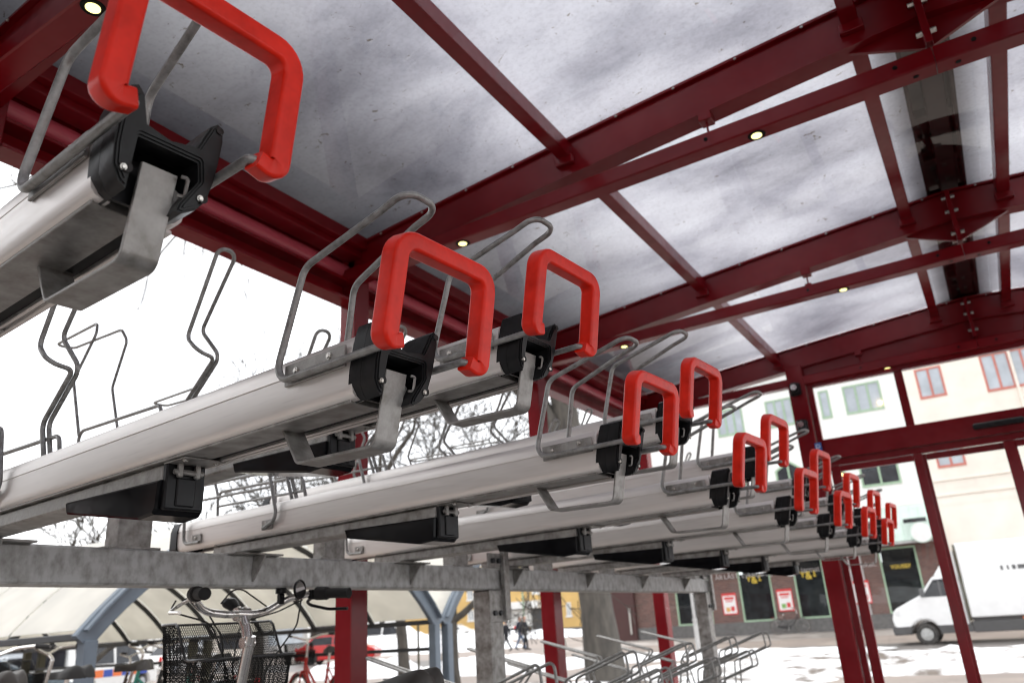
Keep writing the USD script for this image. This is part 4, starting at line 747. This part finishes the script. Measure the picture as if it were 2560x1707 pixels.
obj('bumper', layered(Polygon([(-3.68, z1(-1.0)), (-3.72, z1(-0.80)), (-3.68, z1(-0.72)), (-3.02, z1(-0.70)), (-3.02, z1(-0.98))]).difference(whl), -0.02, 2.02, 0.06, 0.03) + [prism(Polygon([(-2.4, z1(-1.0)), (-2.4, z1(-0.74)), (-1.36, z1(-0.74)), (-1.36, z1(-0.98))]).difference(whl), -0.012, 2.01, 'y')], 'grey_trim', tr)
gl = Polygon([(-2.62, z1(0.14)), (-2.20, z1(0.66)), (-1.62, z1(0.68)), (-1.62, z1(0.13))])
obj('side_window', [prism(gl, -0.008, 0.03, 'y'), prism(gl, 1.97, 2.008, 'y')], 'dark_glass', tr)
obj('window_pillar', [cbox((-2.08, -0.016, z1(0.14)), (-2.02, -0.009, z1(0.66)), 0)], 'grey_trim', tr)
obj('windscreen', hull([(x, y, z) for y in (0.16, 1.84) for x, z in ((-2.73, z1(0.20)), (-2.25, z1(0.745)), (-2.71, z1(0.185)), (-2.24, z1(0.73)))]), 'dark_glass', tr)
obj('bonnet_line', [cbox((-3.55, -0.01, z1(-0.40)), (-3.40, 0.05, z1(-0.22)), 0.02)], 'lamp_clear', tr)
obj('roof_deflector', hull([(x, y, z) for y, s in ((0.25, 0), (1.75, 0)) for x, z in ((-2.15, z1(0.80)), (-1.90, z1(1.12)), (-1.44, z1(1.55)), (-1.44, z1(0.82)))]), 'white_paint', tr)
obj('mirror', [cbox((-2.66, -0.24, z1(0.14)), (-2.52, -0.04, z1(0.42)), 0.04)], 'grey_trim', tr)
obj('box_body', cbox((-1.34, -0.06, z1(-0.56)), (4.2, 2.12, z1(1.72)), 0.03), 'white_paint', tr)
obj('box_edge', [cbox((-1.40, -0.07, z1(-0.66)), (-1.341, 2.13, z1(1.70)), 0.015)], 'olive_wood', tr)
obj('chassis', [cbox((-1.3, 0.1, z1(-0.78)), (4.15, 1.96, z1(-0.562)), 0.01), cbox((-1.35, -0.02, z1(-1.0)), (0.9, 0.08, z1(-0.66)), 0.02)], 'grey_trim', tr)
for xa, xb in ((-0.20, -0.13), (-0.02, 0.03), (0.12, 0.22), (0.27, 0.62), (0.68, 1.3)): obj('side_mark', cbox((xa, -0.068, z1(0.80)), (xb, -0.0605, z1(0.93))), 'grey_trim', tr)
for x in (-2.72, 2.6):
    for y in (0.02, 1.76):
        w = obj('wheel', [uvring((x, y + 0.11, 0.335), (0, 1, 0), 0.25, 0.095, 30, 10)], 'tyre', tr, 50)
        obj('rim', [cyl((x, y + 0.02, 0.335), (x, y + 0.20, 0.335), 0.185, 24), cyl((x, y + 0.0, 0.335), (x, y + 0.02, 0.335), 0.09, 12, 0.12)], 'galvanised_beam', w)
obj('indicator', cbox((0.05, -0.03, z1(-0.66)), (0.2, -0.021 + 0.03, z1(-0.60))), 'stripe_orange', tr)

# ================================================================ yellow building and others far back
yb = thing('yellow_building', 'long ochre yellow plastered building with white windows and garage', 'building')
YY = 80.0
holes = [(-51.2, 1.15, -50.2, 2.4), (-51.2, 3.5, -50.2, 4.6), (-55.5, 1.2, -54.6, 2.3), (-60.5, 1.2, -59.6, 2.3), (-55.5, 3.5, -54.6, 4.6), (-42.3, 0.95, -41.7, 2.3), (-40.5, 1.65, -39.9, 2.4), (-60.5, 3.5, -59.6, 4.6), (-46.5, 3.6, -45.6, 4.7), (-38.5, 3.6, -37.6, 4.7)]
holes = [(a, b + H, c, d + H) for a, b, c, d in holes]
pg = sbox(-78, -0.2, -33.7, H + 8.0)
for h in holes: pg = pg.difference(sbox(*h))
obj('wall', prism(pg, YY, YY + 0.4, 'y'), 'yellow_plaster', yb)
for a, b, c, d in holes:
    w = obj('window', [cbox((a - 0.1, YY - 0.06, b - 0.2), (c + 0.1, YY + 0.1, b)), cbox((a, YY - 0.03, d - 0.1), (c, YY + 0.1, d)), cbox((a, YY - 0.029, b), (a + 0.12, YY + 0.1, d - 0.1)), cbox((c - 0.12, YY - 0.029, b), (c, YY + 0.1, d - 0.1)), cbox(((a + c) / 2 - 0.05, YY - 0.028, b), ((a + c) / 2 + 0.05, YY + 0.09, d - 0.1))], 'white_frame', yb)
    obj('pane', cbox((a + 0.05, YY + 0.1, b), (c - 0.05, YY + 0.15, d - 0.05)), 'pale_glass', w)
obj('roof', hull([(x, y, z) for x in (-78.5, -33.2) for y, z in ((YY - 0.6, H + 8.0), (YY + 11, H + 8.0), (YY + 5, H + 11.5))]), 'grey_trim', yb)
obj('plinth', cbox((-78, YY - 0.08, -0.3), (-33.7, YY - 0.002, 1.15), 0.02), 'granite', yb)
obj('garage', [cbox((-49.5, YY - 1.2, H + 1.95), (-45.2, YY - 0.01, H + 2.75), 0.05), cbox((-49.5, YY - 0.5, 0.8), (-46.6, YY - 0.02, H + 1.949), 0.02)], 'white_frame', yb)
obj('garage_door', cbox((-46.55, YY - 0.3, 0.8), (-45.25, YY - 0.1, H + 1.94)), 'grey_trim', yb)
obj('pilaster', [cbox((-50.1, YY - 0.1, 0.8), (-49.6, YY - 0.003, H + 7.9), 0.02), cbox((-53.3, YY - 0.1, 0.8), (-52.9, YY - 0.003, H + 7.9), 0.02)], 'white_frame', yb)
obj('downpipe', cyl((-47.0, YY - 1.35, 0.8), (-47.0, YY - 1.35, H + 7.8), 0.09, 10), 'green_frame', yb)
# low row of shops far left
ls = thing('shop_row', 'pale row of low shops far back at the left behind parked cars', 'building')
lx0, ly0, lx1, ly1 = -52.0, 14.0, -62.0, 66.0
for k in range(8):
    f0, f1 = k / 8, (k + 0.96) / 8; a = np.array([lx0 + (lx1 - lx0) * f0, ly0 + (ly1 - ly0) * f0]); b = np.array([lx0 + (lx1 - lx0) * f1, ly0 + (ly1 - ly0) * f1]); u = (b - a) / np.linalg.norm(b - a); n_ = np.array([u[1], -u[0]]); ang = math.degrees(math.atan2(u[1], u[0])); Ln = np.linalg.norm(b - a)
    put = lambda m: move(m, (a[0], a[1], float(gz(*a))), ang)
    obj('wall', put(cbox((0, -0.0, -0.3), (Ln, 5, 4.6 + 0.5 * (k % 3)))), ['white_plaster', 'pink_plaster', 'grey_stone', 'white_plaster'][k % 4], ls)
    obj('window', put(cbox((0.5, -0.06, 0.6), (Ln - 0.6, -0.005, 2.5))), ['pale_glass', 'dark_glass'][k % 2], ls)
    obj('sign_board', put(cbox((0.3, -0.2, 2.8), (Ln - 0.3, -0.01, 3.4), 0.03)), ['sign_purple', 'sign_yellow', 'mint_metal', 'sign_blue', 'poster_red', 'white_frame'][k % 6], ls)

# ================================================================ vehicles in the square
def car(label, loc, rz, paint, kind='car', L=4.3, W=1.75, Hh=1.45, group='cars parked on the square', stripes=False):
    t = thing('parked_car', label, 'van' if kind == 'van' else 'car', loc, rz, group)
    wx = (0.32 * L, -0.30 * L); r = 0.31
    if kind == 'van': prof = [(-L/2, 0.3), (-L/2, 1.0), (-L/2 + 0.08, Hh - 0.08), (-L/2 + 0.25, Hh), (0.18*L, Hh), (0.34*L, 1.08), (0.47*L, 0.92), (L/2, 0.6), (L/2 - 0.02, 0.28)]
    else: prof = [(-L/2, 0.34), (-L/2 + 0.02, 0.72), (-0.44*L, 0.90), (-0.40*L, 0.94), (-0.28*L, Hh - 0.04), (-0.14*L, Hh), (0.03*L, Hh - 0.02), (0.19*L, 0.96), (0.40*L, 0.82), (L/2 - 0.02, 0.64), (L/2, 0.36), (L/2 - 0.1, 0.22), (-L/2 + 0.1, 0.22)]
    pg = Polygon(prof)
    for x in wx: pg = pg.difference(Polygon([(x + (r + 0.06) * math.cos(a), r + (r + 0.06) * math.sin(a)) for a in np.linspace(0, 2*math.pi, 24)]))
    low = pg.intersection(sbox(-L, 0, L, 0.93)); up = pg.intersection(sbox(-L, 0.93, L, 3))
    b = layered(low, -W/2, W/2, 0.06, 0.05)
    g3 = []
    xs = np.array(up.exterior.coords)
    g3 = hull([(x * (1 if z < 1 else 0.98), s * (W/2 - 0.07 - 0.18 * (z - 0.93)), z) for x, z in xs for s in (-1, 1)])
    obj('body', b + [g3], paint, t, 30)
    if kind == 'van': sides = [[(0.0*L, 1.0), (0.02*L, Hh - 0.15), (0.17*L, Hh - 0.15), (0.29*L, 1.06)], [(-0.42*L, 1.05), (-0.42*L, Hh - 0.15), (-0.02*L, Hh - 0.15), (-0.02*L, 1.05)]]
    else: sides = [[(-0.02*L, 0.96), (-0.02*L, Hh - 0.09), (0.03*L, Hh - 0.10), (0.155*L, 0.96)], [(-0.36*L, 0.97), (-0.27*L, Hh - 0.11), (-0.04*L, Hh - 0.08), (-0.04*L, 0.96)]]
    for s in (-1, 1):
        for q2 in sides:
            yb_ = [s * (W/2 - 0.07 - 0.18 * (z - 0.93) + 0.006) for x, z in q2]
            obj('side_window', hull([(x, y, z) for (x, z), y in zip(q2, yb_)] + [(x, y - s * 0.02, z) for (x, z), y in zip(q2, yb_)]), 'dark_glass', t)
        for k in range(8 if stripes else 0): obj('stripe', cbox((-L/2 + 0.2 + 0.5*k, s * (W/2 + 0.002) - 0.004, 0.62), (-L/2 + 0.68 + 0.5*k, s * (W/2 + 0.002) + 0.004, 0.86)), 'stripe_blue' if k % 2 else 'stripe_orange', t)
    f = (0.18*L, Hh - 0.03, 0.335*L, 1.09) if kind == 'van' else (0.04*L, Hh - 0.05, 0.185*L, 0.97)
    obj('windscreen', hull([(f[0] + dx, s * (W/2 - 0.25), f[1]) for s in (-1, 1) for dx in (0, 0.03)] + [(f[2] + dx, s * (W/2 - 0.14), f[3]) for s in (-1, 1) for dx in (0, 0.03)]), 'dark_glass', t)
    rb = (-L/2 + 0.03, Hh - 0.2, -L/2 - 0.015, 1.05) if kind == 'van' else (-0.285*L, Hh - 0.06, -0.395*L, 0.98)
    obj('rear_window', hull([(rb[0] + dx, s * (W/2 - 0.25), rb[1]) for s in (-1, 1) for dx in (0, -0.03)] + [(rb[2] + dx, s * (W/2 - 0.2), rb[3]) for s in (-1, 1) for dx in (0, -0.03)]), 'dark_glass', t)
    for x in wx:
        for s in (-1, 1):
            w = obj('wheel', uvring((x, s * (W/2 - 0.12), r), (0, 1, 0), r - 0.075, 0.075, 22, 8), 'tyre', t, 50); obj('rim', cyl((x, s * (W/2 - 0.15), r), (x, s * (W/2 - 0.05), r), r - 0.12, 16), 'silver_car', w)
    for s in (-1, 1):
        obj('headlight', cbox((L/2 - 0.16, s * (W/2 - 0.42) - 0.14, 0.58), (L/2 - 0.02, s * (W/2 - 0.42) + 0.14, 0.72), 0.03), 'lamp_clear', t)
        obj('tail_light', cbox((-L/2 - 0.012, s * (W/2 - 0.2) - 0.1, 0.66), (-L/2 + 0.06, s * (W/2 - 0.2) + 0.1, 0.9), 0.02), 'lamp_red', t)
    return t
def at_g(x, y): return (x, y, float(gz(x, y)))
car('blue grey hatchback parked left of the blue arch post', at_g(-26.5, 13.3), 60, 'blue_grey_car')
car('pale silver car behind the olive post of the arched shelter', at_g(-34.0, 18.5), 80, 'silver_car')
car('white van with orange and blue checks seen under the arch', at_g(-28.5, 17.6), 112, 'white_car', 'van', 4.9, 1.95, 2.1, stripes=True)
car('red hatchback half hidden behind the first red post', at_g(-31.6, 33.3), 28, 'red_car')
car('white van parked behind the high snow heap', at_g(-44.0, 52.0), 8, 'white_car', 'van', 5.3, 2.0, 2.05)
car('white car in front of the yellow building near the twin blue posts', at_g(-48.5, 68.0), 10, 'white_car', L=4.5)
car('dark car half hidden behind the yellow building snow edge', at_g(-44.3, 72.5), 100, 'dark_car')
car('dark estate car parked at the far left', at_g(-32.0, 11.0), 70, 'dark_car')
car('white hatchback far back under the left arch', at_g(-38.0, 28.5), 95, 'white_car')

# ================================================================ people
def person(label, loc, rz, jacket, trousers, stride=0.35, hgt=1.76, bag=False, hood=False):
    import manifold3d as mf
    t = thing('person', label, 'person', loc, rz, None); k = hgt / 1.76
    def hullset(bones):
        out = mf.Manifold()
        for (a, ra), (b, rb) in bones:
            sa_, sb_ = (mf.Manifold.sphere(r_, 14).translate(tuple(float(c) for c in p)) for p, r_ in ((a, ra), (b, rb)))
            out = out + mf.Manifold.batch_hull([sa_, sb_])
        m = out.to_mesh(); tm = trimesh.Trimesh(m.vert_properties[:, :3], m.tri_verts); tm.apply_scale(k); return tm
    hip = 0.92
    Lk = []; 
    for s, f in ((-1, 1), (1, -1)):
        hp = (0, s * 0.09, hip); kn = (f * stride * 0.45 + 0.04, s * 0.10, 0.50); an = (f * stride * 0.85 - 0.02, s * 0.10, 0.09 if f > 0 else 0.12)
        Lk += [((hp, 0.085), (kn, 0.058)), ((kn, 0.056), (an, 0.040))]
    legs = [((b[0][0], b[0][1] * 1.12), (b[1][0], b[1][1] * 1.15)) for b in Lk]
    torso = [(((0, 0, 0.93), 0.125), ((0.01, 0, 1.22), 0.135)), (((0.0, -0.15, 1.40), 0.065), ((0.0, 0.15, 1.40), 0.065)), (((0.01, 0, 1.22), 0.14), ((0, -0.12, 1.40), 0.075)), (((0.01, 0, 1.22), 0.14), ((0, 0.12, 1.40), 0.075)), (((0, 0, 1.40), 0.06), ((0.01, 0, 1.52), 0.05))]
    arms = []
    for s, f in ((-1, -1), (1, 1)):
        el_ = (f * 0.08 - 0.03, s * 0.24, 1.14); wr = (f * 0.18 + 0.02, s * 0.22, 0.93); arms += [(((0, s * 0.18, 1.40), 0.055), (el_, 0.043)), ((el_, 0.041), (wr, 0.032))]
    hands = [((b[1][0], 0.03), ((b[1][0][0] + 0.02, b[1][0][1], b[1][0][2] - 0.08), 0.022)) for b in arms[1::2]]
    head = [(((0.01, 0, 1.60), 0.078), ((0.02, 0, 1.665), 0.09)), (((0.05, 0, 1.575), 0.045), ((0.05, 0, 1.60), 0.05)), (((0.09, 0, 1.615), 0.012), ((0.11, 0, 1.60), 0.014))]
    feet = [((b[1][0], 0.045), ((b[1][0][0] + 0.17, b[1][0][1], 0.045), 0.035)) for b in Lk[1::2]]
    obj('body', hullset(Lk + torso + arms + hands + head), 'skin', t, 60)
    obj('jacket', hullset([((a[0], a[1] + 0.022), (b[0], b[1] + 0.022)) for a, b in torso[:4] + arms] + [(((0, 0, 0.86), 0.145), ((0, 0, 1.2), 0.15))]), jacket, t, 60)
    obj('trousers', hullset(legs), trousers, t, 60); obj('shoes', hullset(feet), 'rubber', t, 60)
    obj('hair', hullset([(((-0.01, 0, 1.68), 0.088), ((-0.03, 0, 1.62), 0.08))] if not hood else [(((-0.01, 0, 1.67), 0.105), ((-0.02, 0, 1.56), 0.1))]), 'hair' if not hood else jacket, t, 60)
    if bag: obj('bag', cbox((0.0, 0.24 * k, 0.55 * k), (0.12 * k, 0.34 * k, 0.88 * k), 0.03), 'poster_white', t)
person('person in black jacket and light bag walking left of the group of three', at_g(-24.9, 39.6), 0 + 185, 'coat_black', 'trousers_dark', 0.42, 1.66, True)
person('person in dark jacket and blue jeans in the middle of the walking group', at_g(-24.4, 40.3), 10, 'coat_navy', 'jeans', 0.40, 1.80)
person('person in black coat and dark trousers at the right of the walking group', at_g(-23.9, 40.0), 5, 'coat_black', 'trousers_dark', 0.22, 1.80)
person('person in olive coat standing half hidden behind the galvanised rack post', at_g(-10.9, 16.55), 40, 'coat_olive', 'trousers_dark', 0.05, 1.78, False, True)

# ================================================================ street furniture
lp = thing('lamp_post', 'slim pale grey lamp post in front of the brick shop front', 'lamp post', at_g(-9.9, 28.4))
obj('pole', [cyl((0, 0, 0), (0, 0, 1.2), 0.075, 14), cyl((0, 0, 1.2), (0, 0, 6.2), 0.055, 14, 0.04)], 'grey_stone', lp); obj('collar', cyl((0, 0, 1.18), (0, 0, 1.26), 0.085, 14), 'grey_stone', lp); obj('lamp_head', [hull([(x, y, z) for x in (-0.1, 0.55) for y in (-0.12, 0.12) for z in (6.18, 6.28)])], 'grey_trim', lp)
sp = thing('sign_post', 'sign post with round blue and orange road signs beside the yellow building', 'road sign', at_g(-28.2, 65.0))
obj('pole', cyl((0, 0, 0), (0, 0, 3.6), 0.045, 10), 'grey_trim', sp)
for x, z, m_ in ((-0.50, 3.37, 'poster_orange'), (0.08, 3.36, 'sign_blue'), (-0.26, 2.80, 'sign_blue'), (0.20, 2.79, 'sign_purple')):
    d = obj('sign_disc', cyl((x, -0.05, z), (x, -0.08, z), 0.27, 24), m_, sp); obj('sign_rim', uvring((x, -0.08, z), (0, 1, 0), 0.26, 0.025, 24, 6), 'sign_yellow' if m_ == 'poster_orange' else 'white_frame', d)
ps = thing('parking_sign', 'small purple sign on a thin pole in front of the yellow building', 'road sign', at_g(-47.2, 76.0))
obj('pole', cyl((0, 0, 0), (0, 0, 3.2), 0.04, 8), 'grey_trim', ps); obj('sign_plate', cbox((-0.28, -0.08, 2.35), (0.28, -0.05, 3.0), 0.01), 'sign_purple', ps)
pb = thing('advertising_stand', 'red and white advertising stand right of the big tree trunk', 'advertising sign', at_g(-24.0, 53.5), 0)
obj('board', cbox((-0.42, -0.08, 0.0), (0.42, 0.08, 1.45), 0.02), 'poster_white', pb); obj('header', cbox((-0.42, -0.095, 1.2), (0.42, -0.081, 1.45)), 'poster_red', pb); obj('print', [cbox((-0.3, -0.095, 0.95), (0.3, -0.081, 1.08)), cbox((-0.2, -0.095, 0.2), (0.22, -0.081, 0.55))], 'poster_red', pb)
bx = thing('utility_cabinet', 'grey utility cabinet beside the advertising stand', 'cabinet', at_g(-24.8, 58.0)); obj('cabinet', cbox((-0.1, -0.3, 0), (1.5, 0.3, 1.4), 0.02), 'grey_stone', bx); obj('cabinet_door', cbox((0.05, -0.32, 0.1), (0.7, -0.301, 1.3), 0.005), 'grey_trim', bx)
for k, (x, y) in enumerate(((-8.9, 9.4), (-9.6, 12.2))):
    fp = thing('fence_post', ['thin green post in front of the snow left of the twin blue posts', 'olive post beside the first red post'][k], 'post', at_g(x, y)); obj('pole', cyl((0, 0, 0), (0, 0, 1.45), 0.022, 10), ['green_frame', 'olive_wood'][k], fp); obj('cap', cyl((0, 0, 1.45), (0, 0, 1.47), 0.026, 10), 'grey_trim', fp)

# added dark brick building, unseen, put there to darken reflections in the glossy covers
st = thing('added_dark_building', 'added long dark brick building out of view that darkens the reflections', 'building', (-24.0, -13.0, 0.3))
obj('wall', cbox((-30, -8, -0.5), (17, 0, 8.5), 0.05), 'brick', st)
obj('roof', hull([(x, y, z) for x in (-30.4, 17.4) for y, z in ((0.5, 8.5), (-8.5, 8.5), (-4, 12.0))]), 'grey_trim', st)
for k in range(11):
    w = obj('window', [cbox((-28.5 + 4.2 * k, -0.02, 1.4), (-26.9 + 4.2 * k, 0.06, 3.4), 0.02), cbox((-28.5 + 4.2 * k, -0.02, 5.0), (-26.9 + 4.2 * k, 0.06, 7.0), 0.02)], 'white_frame', st)
    obj('pane', [cbox((-28.4 + 4.2 * k, 0.061, 1.5), (-27.0 + 4.2 * k, 0.07, 3.3)), cbox((-28.4 + 4.2 * k, 0.061, 5.1), (-27.0 + 4.2 * k, 0.07, 6.9))], 'dark_glass', w)
